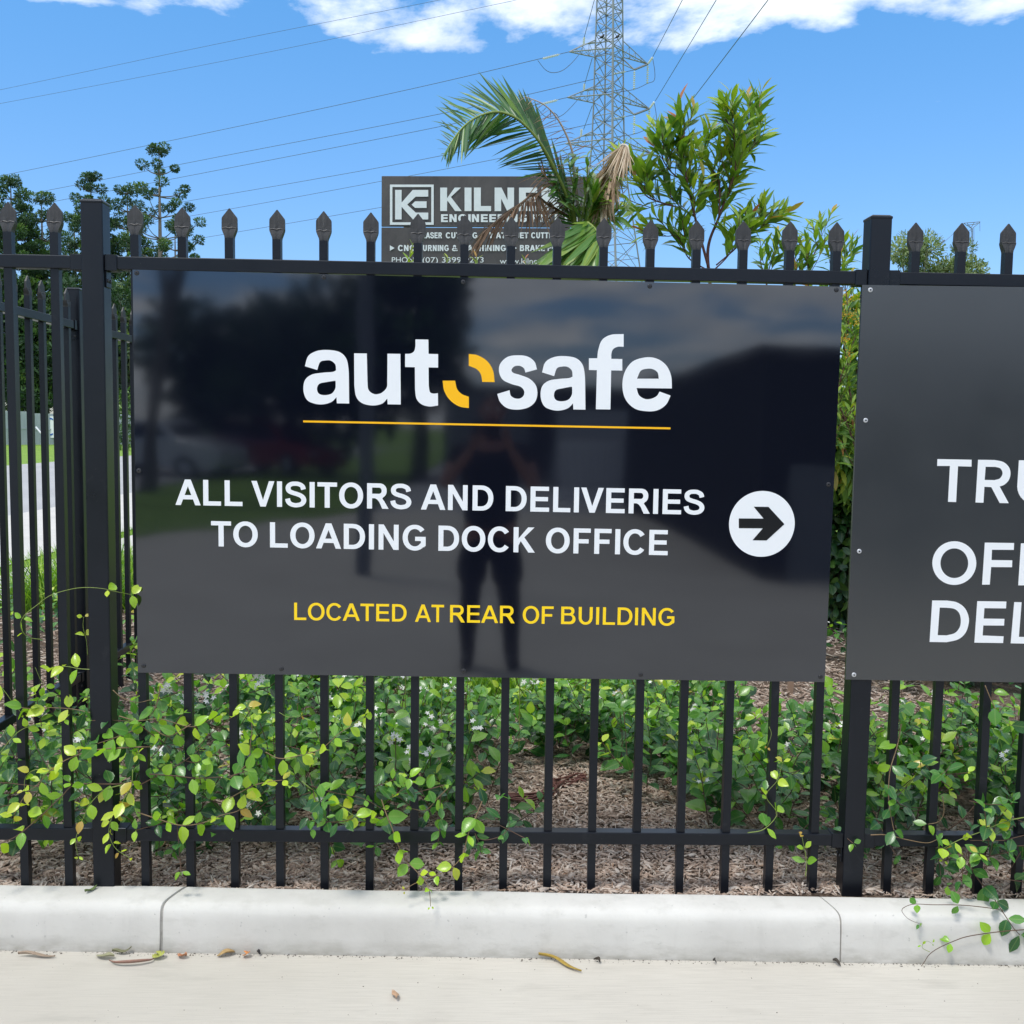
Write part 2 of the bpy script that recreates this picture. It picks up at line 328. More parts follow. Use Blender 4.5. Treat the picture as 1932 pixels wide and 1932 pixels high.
    if c == 'S': return [[stroke(cat2([(.785, .70), (.735, .83), (.60, .905), (.46, .922), (.30, .905), (.19, .83), (.165, .72), (.22, .62), (.36, .56), (.54, .51), (.70, .44), (.785, .34), (.785, .22), (.69, .12), (.54, .082), (.42, .08), (.27, .12), (.175, .21), (.14, .33)]), w*.98, h)]]
    if c == 'U': x1 = .906; m = (x0+x1)/2; r = (x1-x0)/2; return [[[(x0, 1)]+ell(m, .42, r, .435, 180, 360, 20, 2.15)+[(x1, 1), (x1-w, 1)]+ell(m, .42, r-w, .435-h, 360, 180, 20, 2.15)+[(x0+w, 1)]]]
    if c == 'J': return [[[(.45, 1), (.45-w*0+w-.0, 1)]+ell(.225+w*.5, .30, .225+w*.5, .315, 0, -180, 16)+[(w, .32)]+ell(.225+w*.5, .30, .225-w*.5, .315-h, -180, 0, 16)]]
    if c in 'PR':
        yb = .42; cy = (1+yb)/2; ry = (1-yb)/2; xc = .60; rx = .30
        o = [(x0, 0), (x0, 1)]+ell(xc, cy, rx, ry, 90, -90, 14, 2.2)
        if c == 'R': o += [(.605+.0, yb-.0), (.63, .40), (.70, .33), (.965, 0), (.965-w*1.22, 0), (.60, .25), (.50, .37), (.42, yb-.02)]
        o += [(x0+w, yb-.02 if c == 'R' else yb), (x0+w, 0)]
        if c == 'R': o = [(x0, 0), (x0, 1)]+ell(xc, cy, rx, ry, 90, -60, 14, 2.2)+[(.72, .40), (.80, .30), (.98, 0), (.98-w*1.25, 0), (.60, .26), (.52, .36), (.43, yb-.01), (x0+w, yb-.01), (x0+w, 0)]
        return [[o, [(x0+w, yb+h), (xc-.02, yb+h)]+ell(xc-.02, cy, rx+.02-w, ry-h, -80, 80, 10, 2.2)+[(xc-.02, 1-h), (x0+w, 1-h)]]]
    if c == 'B': return [[[(x0, 0)]+ell(.60, .28, .33, .28, -90, 50, 12, 2.2)+ell(.58, .75, .28, .25, -48, 90, 12, 2.2)+[(x0, 1)],
                          [(x0+w, h), (.57, h)]+ell(.57, .285, .36-w, .285-h, -80, 80, 8)+[(.57, .57-h*.0-.0), (x0+w, .57)] if False else [(x0+w, h)]+ell(.57, (h+.50)/2, .36-w, (.50-h)/2, -90, 90, 8)+[(x0+w, .50)],
                          [(x0+w, .50+h*.85)]+ell(.55, (.50+h*.85+1-h)/2, .31-w, (1-h-.50-h*.85)/2, -90, 90, 8)+[(x0+w, 1-h)]]]
    if c == 'K': return [[[(x0, 0), (x0+w, 0), (x0+w, .27), (.40, .45), (.72, 0), (.99, 0), (.545, .60), (.96, 1), (.70, 1), (x0+w, .55), (x0+w, 1), (x0, 1)]]]
    if c == '&': return [[stroke(cat2([(.95, .03), (.66, .38), (.36, .74), (.40, .88), (.52, .91), (.62, .83), (.58, .68), (.36, .50), (.19, .33), (.22, .14), (.42, .075), (.62, .12), (.76, .28), (.83, .46)]), w*.85, h*.95)]]
    return []
def adv(c, w): return ADV[c]/716
def word_shapes(txt, w, h, track=0.0):
    x = 0; out = []
    for c in txt:
        for sh in glyph(c, w, h): out.append([[(p[0]+x, p[1]) for p in ct] for ct in sh])
        x += adv(c, w)+track
    xs = [p[0] for sh in out for ct in sh for p in ct]; a, b_ = min(xs), max(xs)
    return [[[((p[0]-a)/(b_-a), p[1]) for p in ct] for ct in sh] for sh in out]
def fill(mb, shapes, f, mi=0, lift=None):
    """shapes: list of [outer, holes...]; f maps (x, y, k) to a 3D point, k lifts overlapping pieces"""
    for k, sh in enumerate(shapes):
        sh = [[p for i, p in enumerate(ct) if i == 0 or (abs(p[0]-ct[i-1][0])+abs(p[1]-ct[i-1][1])) > 1e-6] for ct in sh]
        tri = tessellate_polygon([[Vector((p[0], p[1], 0)) for p in ct] for ct in sh])
        pts = [p for ct in sh for p in ct]
        vs = [f(p[0], p[1], k % 2) for p in pts]
        mb.add(vs, [t for t in tri if len(set(t)) == 3], mi)
def quadmap(tl, tr, br, bl):
    tl, tr, br, bl = map(np.array, (tl, tr, br, bl))
    return lambda x, y: (bl*(1-x)+br*x)*(1-y)+(tl*(1-x)+tr*x)*y
def fix_normals(o, want=(0, -1, 0)):
    me = o.data
    for p in me.polygons:
        if p.normal.dot(Vector(want)) < 0: p.flip()
    me.update()

YS = -0.0004      # lettering sits 0.4 mm proud of the sign face, which is at Y = -0.003
SF = -0.003
def text_on(parent, words, base, cap, w, h, m, Y, name='lettering', planef=None):
    """words: [(text, u0, u1)], base/cap: functions u -> v of baseline and cap line in the photograph"""
    pf = planef or (lambda u, v, k: at(u, v, Y-k*.00025))
    for t, u0, u1 in words:
        sh = word_shapes(t, w, h); mb = MB()
        def f(x, y, k, u0=u0, u1=u1):
            # slight lean of the verticals is left to the perspective of the plane
            b0, b1 = at(u0, base(u0), Y), at(u1, base(u1), Y)
            c0 = at(u0, cap(u0), Y); hz = c0[2]-b0[2]
            if planef: 
                u = u0+(u1-u0)*x; return pf(u, base(u)+(cap(u)-base(u))*y, k)
            p = b0+(b1-b0)*x; q1 = at(u1, cap(u1), Y); hz = (c0[2]-b0[2])*(1-x)+(q1[2]-b1[2])*x
            return np.array([p[0], Y-k*.00025, p[2]+hz*y])
        fill(mb, sh, f); fix_normals(mb.build(name, m, parent))
def lin(u0, v0, u1, v1): return lambda u: v0+(v1-v0)*(u-u0)/(u1-u0)

# ---- sign on the centre panel
def panel_mesh(c4, Y0, Y1):
    mb = MB(); f = [np.array([p[0], Y0, p[2]]) for p in c4]; b = [np.array([p[0], Y1, p[2]]) for p in c4]
    mb.add(f+b, [(0, 1, 2, 3), (7, 6, 5, 4), (0, 4, 5, 1), (1, 5, 6, 2), (2, 6, 7, 3), (3, 7, 4, 0)]); return mb
def screws(parent, pts, Y, m):
    me = None
    for u, v in pts:
        p = at(u, v, Y)
        if me is None:
            mb = MB(); mb.disc((0, 0, 0), (0, -1, 0), .0072, .0035, 14, dome=1); mb.disc((0, -.0034, 0), (0, -1, 0), .0028, .0006, 6, 1); me = mb.mesh('screw', [m, M_black_vinyl])
        o = link('screw', me, parent, loc=(p[0], Y, p[2]))
sg = thing('wall_sign', 'large glossy black sign with white and yellow lettering and an arrow disc', 'sign', (0, 0, .82))
c4 = [at(250, 508.5, SF), at(260, 1269, SF), at(1556, 1287, SF), at(1591, 541, SF)]
po = panel_mesh(c4, SF, 0.0).build('panel', M_sign, sg)
screws(sg, [(258, 515), (611, 523), (874, 532), (1226, 540), (1578, 547), (262, 888), (1563, 914), (271, 1256), (531, 1262), (875, 1266), (1209, 1273), (1548, 1277)], SF, M_screw)
YL = SF-.0004
A = lambda o: (fix_normals(o), o)[1]
text_on(sg, [('ALL', 331, 457.5), ('VISITORS', 474.5, 776), ('AND', 794, 930.5), ('DELIVERIES', 954, 1328.5)], lin(330, 952.6, 1328, 971.2), lin(330, 904.2, 1328, 924.4), .205, .168, M_white, YL)
text_on(sg, [('TO', 398.5, 486.5), ('LOADING', 509.5, 803), ('DOCK', 827, 1009), ('OFFICE', 1029.5, 1259.5)], lin(398, 1030.6, 1259, 1047.6), lin(398, 983, 1259, 1000.2), .205, .168, M_white, YL)
text_on(sg, [('LOCATED', 555, 767), ('AT', 783, 837.5), ('REAR', 849, 971), ('OF', 986, 1044), ('BUILDING', 1058.5, 1272)], lin(555, 1169.6, 1272, 1180.6), lin(555, 1137, 1272, 1147.6), .172, .142, M_yel2, YL)
# logo word, traced on the plane of the sign: local units 0.673 px of the full photograph
def LZ(a, b): return ((1029.2+(a-935)*.6729)/1.79710, (1368.2+(b-770)*.6729)/1.79710)
def smooth(pts):
    """pts: (x, y) smooth or (x, y, 1) corner"""
    n = len(pts); cs = [i for i, p in enumerate(pts) if len(p) > 2]
    if not cs:
        P = [p[:2] for p in pts]; P = P[-2:]+P+P[:2]; q = cat2(P, 5); return q[10:-10]
    out = []
    for a, b_ in zip(cs, cs[1:]+[cs[0]+n]):
        seg = [pts[i % n][:2] for i in range(a, b_+1)]
        out += (cat2(seg, 5)[:-1] if len(seg) > 2 else [seg[0]])
    return out
SLa = [[(942, 582, 1), (958, 532), (1000, 506), (1055, 500), (1115, 510), (1150, 543), (1162, 600), (1164, 680, 1), (1165, 770, 1), (1103, 769, 1), (1101, 738, 1), (1076, 762), (1035, 774), (992, 771), (953, 752), (935, 708), (941, 655), (975, 625), (1030, 615), (1080, 611), (1099, 603, 1), (1095, 573), (1072, 554), (1044, 553), (1018, 562), (1004, 601, 1)],
       [(1096, 655, 1), (1050, 662), (1014, 671), (1003, 696), (1012, 720), (1040, 728), (1075, 721), (1094, 698), (1097, 672)]]
SLu = [[(1190, 517, 1), (1254, 518, 1), (1257, 655, 1), (1262, 700), (1290, 722), (1325, 718), (1354, 690), (1357, 650, 1), (1358, 519, 1), (1423, 520, 1), (1425, 775, 1), (1359, 774, 1), (1357, 745, 1), (1330, 771), (1282, 780), (1230, 768), (1200, 735), (1191, 680, 1)]]
SLt = [[(1499, 447, 1), (1564, 448, 1), (1565, 520, 1), (1613, 521, 1), (1613, 589, 1), (1565, 588, 1), (1566, 680, 1), (1572, 712), (1590, 720), (1612, 718, 1), (1613, 780, 1), (1570, 785), (1530, 774), (1504, 745), (1497, 700, 1), (1496, 587, 1), (1447, 586, 1), (1447, 520, 1), (1475, 518), (1493, 505), (1499, 480, 1)]]
OY1 = [[(1768, 520, 1), (1815, 528), (1862, 558), (1890, 605), (1898, 662, 1), (1836, 661, 1), (1828, 622), (1806, 596), (1768, 580, 1)]]
OY2 = [[(1636, 655, 1), (1699, 655, 1), (1708, 695), (1732, 722), (1768, 736, 1), (1768, 793, 1), (1718, 784), (1672, 752), (1644, 706)]]
D = 1783.2
def sh(pts, d=D): return [tuple([p[0]+d]+list(p[1:])) for p in pts]
SLs = [sh([(328, 598, 1), (316, 560), (280, 533), (230, 527), (180, 535), (144, 568), (137, 610), (156, 650), (200, 672), (242, 684), (262, 703), (262, 728), (244, 744), (218, 744), (196, 730), (190, 703, 1), (128, 722, 1), (142, 762), (178, 793), (232, 801), (284, 790), (318, 762), (330, 722), (322, 678), (290, 645), (245, 627), (208, 615), (200, 600), (214, 583), (240, 580), (262, 592), (270, 614, 1)])]
SLa2 = [sh([(p[0]-935)*.98+347, p[1]+31.0]+list(p[2:]) for p in SLa[0]), sh([(p[0]-935)*.98+347, p[1]+31.0] for p in SLa[1])]
SLa2 = [[tuple(p) for p in c] for c in SLa2]
SLf = [sh([(765, 420, 1), (765, 484, 1), (736, 484), (712, 496), (703, 520), (703, 545, 1), (758, 546, 1), (758, 604, 1), (702, 603, 1), (698, 800, 1), (625, 799, 1), (630, 602, 1), (590, 601, 1), (590, 542, 1), (632, 542, 1), (637, 500), (656, 450), (700, 424)])]
SLe = [sh([(1008, 694, 1), (830, 692, 1), (842, 728), (872, 747), (904, 746), (932, 732), (946, 710, 1), (1002, 730, 1), (978, 776), (935, 804), (882, 809), (822, 796), (776, 752), (759, 690), (768, 618), (808, 560), (872, 538), (930, 543), (978, 576), (1004, 630)]),
       sh([(832, 645, 1), (942, 645, 1), (936, 614), (912, 597), (880, 595), (850, 606)])]
def fill_px(parent, name, shapes, m, Y, conv):
    mb = MB(); fill(mb, [[smooth(c) for c in s_] for s_ in shapes], lambda x, y, k: at(*conv(x, y), Y-k*.0002)); o = mb.build(name, m, parent); return A(o)
# the trace's baseline already follows the picture, so map zoom pixels straight to the photograph
ZA = lambda a, b: ((400+a/1.48615)/1.79710, (850+b/1.48615)/1.79710)
for q_ in (SLa, SLu, SLt, SLs, SLa2, SLf, SLe): fill_px(sg, 'letter', [q_], M_white, YL, ZA)
for q_ in (OY1, OY2): fill_px(sg, 'emblem', [q_], M_yellow, YL, ZA)
mb = MB(); p = [at(572, 793.2, YL), at(572, 796.8, YL), at(1265, 810, YL), at(1265, 806.4, YL)]; mb.add(p, [(0, 1, 2, 3)]); A(mb.build('rule_line', M_yellow, sg))
# arrow disc
cc = at(1437.5, 988.5, YL); rr = (at(1499.5, 989, YL)[0]-at(1375.5, 988, YL)[0])/2
mb = MB(); mb.add([(cc[0]+rr*math.cos(2*PI*k/64), YL, cc[2]+rr*math.sin(2*PI*k/64)) for k in range(64)], [tuple(range(64))]); A(mb.build('disc', M_white, sg))
ZB = lambda a, b: ((1600+a/1.48615)/1.79710, (850+b/1.48615)/1.79710)
ar = [(1345, 1349), (1470, 1350), (1420, 1290), (1495, 1291), (1575, 1378), (1485, 1460), (1414, 1459), (1466, 1399), (1345, 1398)]
mb = MB(); fill(mb, [[ar]], lambda x, y, k: at(*ZB(x, y), YL-.0006)); A(mb.build('arrow', M_black_vinyl, sg))

# ---- charcoal sign over the right post
S2 = -0.0225
sg2 = thing('directory_sign', 'matt charcoal sign with large white capitals, cut off by the right edge of the photo', 'sign', (2, 0, .82))
a_, b_, c_, d_ = at(1627, 537.5, S2), at(1595, 1282, S2), at(1932, 1287.5, S2), at(1932, 541.5, S2)
ex = lambda p, q: q+(q-p)*2.3/(q[0]-p[0])*.75
tr_, br_ = ex(a_, d_), ex(b_, c_); tr_[0] = br_[0] = b_[0]+2.14
panel_mesh([a_, b_, br_, tr_], S2, S2+.003).build('panel', M_sign2, sg2)
screws(sg2, [(1642, 547), (1633, 793), (1621, 1040), (1611, 1273)], S2, M_screwl)
Y2 = S2-.0004
ZC = lambda a, b: ((3000+a/2.14667)/1.79710, (1400+b/2.14667)/1.79710)
def pz(a, b): return ZC(a, b)
def tr_word(shapes):
    mb = MB(); fill(mb, shapes, lambda x, y, k: at(*ZC(x, y), Y2-k*.0002)); A(mb.build('lettering', M_white, sg2))
T_ = [[(383, 336), (632, 341), (631, 391), (533, 388), (519, 649), (460, 647), (474, 386), (381, 386)]]
R_ = [smooth(c) for c in ([(679, 341, 1), (800, 343, 1), (862, 357), (903, 394), (915, 440), (903, 488), (872, 521), (836, 536, 1), (902, 657, 1), (836, 656, 1), (775, 540, 1), (725, 538, 1), (718, 654, 1), (660, 652, 1)], [(734, 392, 1), (727, 488, 1), (800, 489, 1), (838, 476), (857, 440), (842, 405), (806, 393, 1)])]
def U_poly(x0, y0, wd, hh, t):   # slanted by the perspective only
    o = [(x0, y0)]+[(x0-12+wd/2-wd/2*math.cos(a*PI/14), y0+hh*.6+hh*.4*math.sin(a*PI/14)) for a in range(15)]+[(x0+wd, y0), (x0+wd-t, y0)]+[(x0-12+wd/2+(wd/2-t)*math.cos(a*PI/14), y0+hh*.6+(hh*.4-t*.9)*math.sin(a*PI/14)) for a in range(15)]+[(x0+t, y0)]
    return [o]
O_ = [[(506+160*math.cos(a*PI/24)-0*math.sin(a*PI/24), 1093+159*math.sin(a*PI/24)) for a in range(48)], [(506+101*math.cos(a*PI/24), 1094+108*math.sin(a*PI/24)) for a in range(48)]]
def F_poly(x, y): return [[(x, y), (x+213, y+3), (x+211, y+53), (x+52, y+52), (x+49, y+127), (x+200, y+129), (x+198, y+179), (x+46, y+178), (x+36, y+306), (x-20, y+306)]]
Dl = [smooth(c) for c in ([(345, 1365, 1), (455, 1366, 1), (525, 1379), (580, 1418), (608, 1475), (611, 1530), (588, 1600), (535, 1648), (450, 1669, 1), (326, 1667, 1)], [(400, 1417, 1), (385, 1618, 1), (450, 1619, 1), (510, 1602), (545, 1560), (553, 1505), (540, 1455), (505, 1426), (448, 1418, 1)])]
def E_poly(x, y): return [[(x, y), (x+212, y+3), (x+209, y+53), (x+52, y+51), (x+47, y+127), (x+198, y+129), (x+195, y+178), (x+44, y+177), (x+39, y+250), (x+192, y+256), (x+188, y+305), (x-21, y+302)]]
L_ = [[(942, 1377), (996, 1378), (976, 1630), (1150, 1634), (1147, 1682), (916, 1677)]]
def sm(c): return c
tr_word([T_, R_, U_poly(976, 345, 250, 318, 57)]); tr_word([O_, F_poly(728, 944), F_poly(991, 949)]); tr_word([Dl, E_poly(673, 1370), L_])
# ================================================================== ground, kerb, bed
def slab(name, x0, x1, y0, y1, z, m, thick=.3, **k):
    mb = MB(); mb.box(x0, x1, y0, y1, z-thick, z); return mb.build(name, m, **k)
KS = -.0257                               # the kerb runs very slightly out of line with the fence
def kfoot(x): return -.1655+KS*(x-.1)
M_lawn = mat('lawn_turf', lambda n, b, o, out: (n.l(n.ramp(n.noise(wpos(n), 3., 8, .7), [(.3, (.10, .20, .02)), (.5, (.17, .30, .03)), (.7, (.26, .38, .05))]), b.inputs['Base Color']), setp(b, Roughness=.9), bump(n, b, n.noise(wpos(n), 60, 6, .8), .8, .03)))
def f_road(n, b, o, out):
    P = wpos(n); a = n.noise(P, .5, 5); g = n.noise(P, 60, 3)
    c = n.mix(a, (.30, .30, .305), (.42, .42, .42)); c = n.mix(n.ramp(g, [(.35, .3), (.5, 0.)]), c, (.18, .18, .18)); n.l(c, b.inputs['Base Color']); setp(b, Roughness=.9)
M_road = mat('worn_road_surface', f_road)
M_path = mat('footpath_concrete', lambda n, b, o, out: (n.l(n.mix(n.noise(wpos(n), 2., 6, .7), (.42, .40, .37), (.60, .58, .54)), b.inputs['Base Color']), setp(b, Roughness=.9)))
mb = MB(); mb.add([(-3000, -3000, -.40), (3000, -3000, -.40), (3000, 3000, -.40), (-3000, 3000, -.40)], [(0, 1, 2, 3)])
mb.build('ground', M_lawn, kind='structure')
# driveway in front of the kerb
mb = MB(); X0, X1 = -7.6, 40
mb.add([(X0, kfoot(X0)+.02, 0), (X1, kfoot(X1)+.02, 0), (X1, -16, 0), (X0, -16, 0)], [(3, 2, 1, 0)])
mb.build('driveway', M_drive, kind='structure')
# kerb: profile from foot to back, cut into cast lengths with sawn joints
kerb = bpy.data.objects.new('kerb', None); COL.objects.link(kerb); kerb['kind'] = 'structure'; ORG['kerb'] = np.zeros(3)
prof = [(0, -.10), (0, .0), (.003, .03), (.006, .085), (.009, .112), (.014, .127), (.023, .138), (.037, .1455), (.07, .1495), (.112, .151), (.124, .148), (.128, .140), (.128, -.10)]
prof = [(-.0, -.10)]+[tuple(p[:2]) for p in catmull([(a, b, 0) for a, b in prof[1:-1]], 3)]+[prof[-1]]
def seg(x0, s0, x1, s1):
    n = max(2, int((x1-x0)/.12)); mb = MB(); rings = []
    for i in range(n+1):
        t = i/n; ring = []
        for (y, z) in prof:
            lean = y-.02
            xa, xb = x0+s0*max(0, lean), x1+s1*max(0, lean); x = xa+(xb-xa)*t
            w = .0015*math.sin(x*5.1)+.0012*math.sin(x*11+1)
            ring.append((x, kfoot(x)+y+w*(1 if z > .02 else 0), z+(.0012*math.sin(x*7+2) if z > .12 else 0)))
        rings.append(ring)
    mb.loft(rings, False); mb.add(rings[0], [tuple(range(len(prof)))[::-1]]); mb.add(rings[-1], [tuple(range(len(prof)))]); mb.f = [tuple(reversed(f)) for f in mb.f]
    o = mb.build('kerb_length', M_kerb, kerb)
    for p in o.data.polygons: p.use_smooth = abs(p.normal.x) < .5
    return o
j1 = at(302, 1713, -.14)[0]; j2 = at(1585, 1720, -.17)[0]
seg(-6, 0, -3.6, 0); seg(-3.592, 0, j1-.005, .42); seg(j1+.005, .42, j2-.0025, -.30); seg(j2+.0025, -.30, 3.4, 0); seg(3.408, 0, 7, 0)
mb = MB()
for jx, s in ((j1, .42), (j2, -.30), (-3.596, 0), (3.404, 0)):
    r0 = [(jx+s*max(0, y-.02)+d, kfoot(jx)+y+(.006 if y < .1 else -.006), z-(.006 if z > .1 else 0)) for d in (-.010,) for y, z in prof]
    r1 = [(p[0]+.020, p[1], p[2]) for p in r0]; mb.loft([r0, r1])
mb.build('joint_filler', M_joint, kerb)
for o in list(COL.objects):
    if o.name.startswith('joint_filler') or o.name.startswith('kerb_length'):
        me = o.data; import bmesh as _b; bm = _b.new(); bm.from_mesh(me); _b.ops.recalc_face_normals(bm, faces=bm.faces); bm.to_mesh(me); bm.free()

# garden bed behind the kerb
def bedz(x, y): return .118+.012*math.sin(x*3+1)*math.sin(y*2.3)+.010*math.sin(x*7.1+y*5)
mb = MB(); nx, ny = 90, 90; xs = np.linspace(-3.95, 7, nx); ys = np.concatenate([[-.03], np.linspace(.02, 6.2, ny-1)])
for j in range(ny):
    for i in range(nx):
        y = ys[j] if j else kfoot(xs[i])+.12
        mb.v.append((xs[i], y, bedz(xs[i], ys[j])))
for j in range(ny-1):
    for i in range(nx-1): a = j*nx+i; mb.f.append((a, a+1, a+nx+1, a+nx)); mb.m.append(0)
mb.build('garden_bed', M_mulch, smooth=True, kind='structure')
def fastmesh(name, V, F, m, smooth=False, tone=None, uv=None):
    """V (n,3), F (m,k) equal-sized faces"""
    me = bpy.data.meshes.new(name); k = F.shape[1]
    me.vertices.add(len(V)); me.vertices.foreach_set('co', V.astype(np.float32).ravel())
    me.loops.add(F.size); me.loops.foreach_set('vertex_index', F.astype(np.int32).ravel())
    me.polygons.add(len(F)); me.polygons.foreach_set('loop_start', np.arange(0, F.size, k, dtype=np.int32))
    try: me.polygons.foreach_set('loop_total', np.full(len(F), k, dtype=np.int32))
    except Exception: pass
    if smooth: me.polygons.foreach_set('use_smooth', np.ones(len(F), bool))
    me.materials.append(m)
    if tone is not None: a = me.attributes.new('tone', 'FLOAT', 'POINT'); a.data.foreach_set('value', tone.astype(np.float32))
    if uv is not None: u = me.uv_layers.new(name='UVMap'); u.data.foreach_set('uv', uv[F.ravel()].astype(np.float32).ravel())
    me.update(calc_edges=True); me.validate(); return me
def instances(tmplV, tmplF, Mx, pos, tone=None, tuv=None):
    """Mx (N,3,3) columns = axes already scaled"""
    N, n = len(pos), len(tmplV)
    V = np.einsum('nij,vj->nvi', Mx, tmplV)+pos[:, None, :]
    F = (tmplF[None]+(np.arange(N)*n)[:, None, None]).reshape(-1, tmplF.shape[1])
    T = np.repeat(tone, n) if tone is not None else None
    U = np.tile(tuv, (N, 1)) if tuv is not None else None
    return V.reshape(-1, 3), F, T, U
# wood chips
CV = np.array([(-.5, -.35, 0), (.5, -.2, .0), (.5, .3, 0), (-.5, .4, 0), (-.47, -.3, .5), (0, -.45, .9), (.48, -.2, .6), (.46, .25, .5), (0, .42, 1.), (-.5, .36, .6)], float)
CF = np.array([(4, 5, 9), (5, 8, 9), (5, 6, 8), (6, 7, 8), (0, 5, 4), (0, 1, 5), (1, 6, 5), (2, 8, 7), (2, 3, 8), (3, 9, 8), (0, 4, 9), (0, 9, 3), (1, 2, 7), (1, 7, 6)])
def chips(N, x0, x1, y0, y1, L0, L1):
    y = y0+(y1-y0)*RNG.random(N)**1.3; x = x0+(x1-x0)*RNG.random(N)
    L = L0+(L1-L0)*RNG.random(N)**2; w = L*(.08+.16*RNG.random(N)); t = .002+.003*RNG.random(N)
    a = RNG.random(N)*2*PI; p = RNG.normal(0, .22, N); r = RNG.normal(0, .3, N); w *= RNG.choice([.7, 1., 1., 2.2], N)
    M = np.zeros((N, 3, 3)); ca, sa = np.cos(a), np.sin(a)
    ax = np.stack([ca*np.cos(p), sa*np.cos(p), np.sin(p)], 1); sd = np.stack([-sa, ca, r], 1); sd /= np.linalg.norm(sd, axis=1)[:, None]; nn = np.cross(ax, sd)
    M[:, :, 0] = ax*L[:, None]; M[:, :, 1] = sd*w[:, None]; M[:, :, 2] = nn*t[:, None]
    z = np.array([bedz(a_, b_) for a_, b_ in zip(x, y)])+RNG.random(N)*.014
    return M, np.stack([x, y, z], 1)
Ms, Ps = [], []
for a in ((16000, -1.9, 1.9, .0, 1.6, .004, .013), (42000, -1.9, 1.9, .0, 1.3, .012, .048), (20000, -2.6, 2.6, 1.2, 3.2, .02, .06), (9000, -3.9, 4, 3.0, 6.1, .03, .10)):
    m_, p_ = chips(*a); Ms.append(m_); Ps.append(p_)
V, F, _, _ = instances(CV, CF, np.concatenate(Ms), np.concatenate(Ps))
link('wood_chips', fastmesh('wood_chips', V, F, M_chip), kind='stuff', label='grey brown shredded wood mulch covering the garden bed behind the kerb')

# street beyond, on the left: it runs along Y, seen through the fence
def flat(name, x0, x1, y0, y1, z, m, **k):
    mb = MB(); mb.add([(x0, y0, z), (x1, y0, z), (x1, y1, z), (x0, y1, z)], [(0, 1, 2, 3)]); return mb.build(name, m, kind='structure', **k)
flat('lawn', -120, 90, 4.9, 300, .05, M_lawn)
flat('lawn', -120, -9.2, -80, 4.9, .05, M_lawn)
flat('road', -16.1, -7.65, -80, 300, .058, M_road)
flat('footpath', -7.65, -5.05, -.3, 120, .064, M_path)
flat('footpath', -4.78, -3.98, 4.9, 60, .064, M_path)
flat('paving', -120, 90, -16.02, -90, -.06, M_road)
# ================================================================== fences
H = .0125
def picket_mesh(z0, z1):
    mb = MB(); mb.box(-H, H, -H, H, z0, z1-.088); m1 = mb.mesh('picket', M_fence)
    mb = MB(); rings = []
    for dz, hw, hd in ((-.089, .0125, .0125), (-.083, .0135, .0125), (-.074, .0175, .0115), (-.064, .0215, .0098), (-.0585, .0227, .0085), (-.0578, .0229, .0058), (-.045, .0231, .0048), (-.031, .0229, .0044), (-.027, .0220, .0042), (-.001, .0016, .0025), (0, .0005, .001)):
        z = z1+dz; rings.append([(-hw, -hd, z), (-hw*.35, -hd*1.02, z), (0, -hd*(.86 if dz < -.05 else 1.1), z), (hw*.35, -hd*1.02, z), (hw, -hd, z), (hw, hd, z), (0, hd*1.05, z), (-hw, hd, z)])
    mb.loft(rings, True); m2 = mb.mesh('spear_head', M_spear)
    mb = MB()
    a = [(x, -.0085-.0018*math.cos(x*60), z1-.0585-.0010*math.cos(x*310)) for x in np.linspace(-.021, .021, 9)]
    mb.tube(a, .0012, 5); m3 = mb.mesh('crease_lip', simple('crease_highlight', (.075, .075, .08), .4, .3, var=.6, sc=300)); return m1, m2, m3  # lighter strip along the lip: the crease highlight is put into its colour
PZ = .02
pm, sm_, wm = picket_mesh(.03-2.24, 0)     # tip at the origin
def picket(parent, p, lean=0, rot=0):
    rot += RNG.normal(0, .025); p = (p[0], p[1], p[2]+RNG.normal(0, .0008))
    o = link('picket', pm, parent, loc=p); o.rotation_euler = (0, lean, rot)
    for nm, me in (('spear_head', sm_), ('crease_lip', wm)):
        c = bpy.data.objects.new(nm, me); COL.objects.link(c); c.parent = o
    return o
fence = thing('steel_fence', 'black steel spear top fence running along the kerb, carrying both dark signs', 'fence', (0, 0.0, .12))
YC = .016
tips = [(15, 381), (103, 382), (255, 386), (344, 391), (433, 393), (523, 396), (611, 399), (700, 401), (789, 403), (877, 406), (965, 409), (1052, 411), (1140, 412), (1228, 415), (1315, 416), (1403, 417), (1491, 418), (1579, 419), (1728, 420), (1815, 421), (1903, 422)]
bots = [50, 133, 277, 361, 445, 530, 613, 698, 781, 865, 949, 1032, 1115, 1199, 1281, 1366, 1449, 1532, 1672, 1752, 1843]
for (u, v), ub in zip(tips, bots):
    p = at(u, v, YC); q = at(ub, 1650, YC); lean = math.atan2(p[0]-q[0], p[2]-q[2]); lean = max(-.006, min(.006, lean))
    picket(fence, (p[0], YC, p[2]), lean)
for x in [at(15, 381, YC)[0]-.1415*k for k in range(1, 14)]+[at(1903, 422, YC)[0]+.1405*k for k in range(1, 13)]: picket(fence, (x, YC, 2.238))
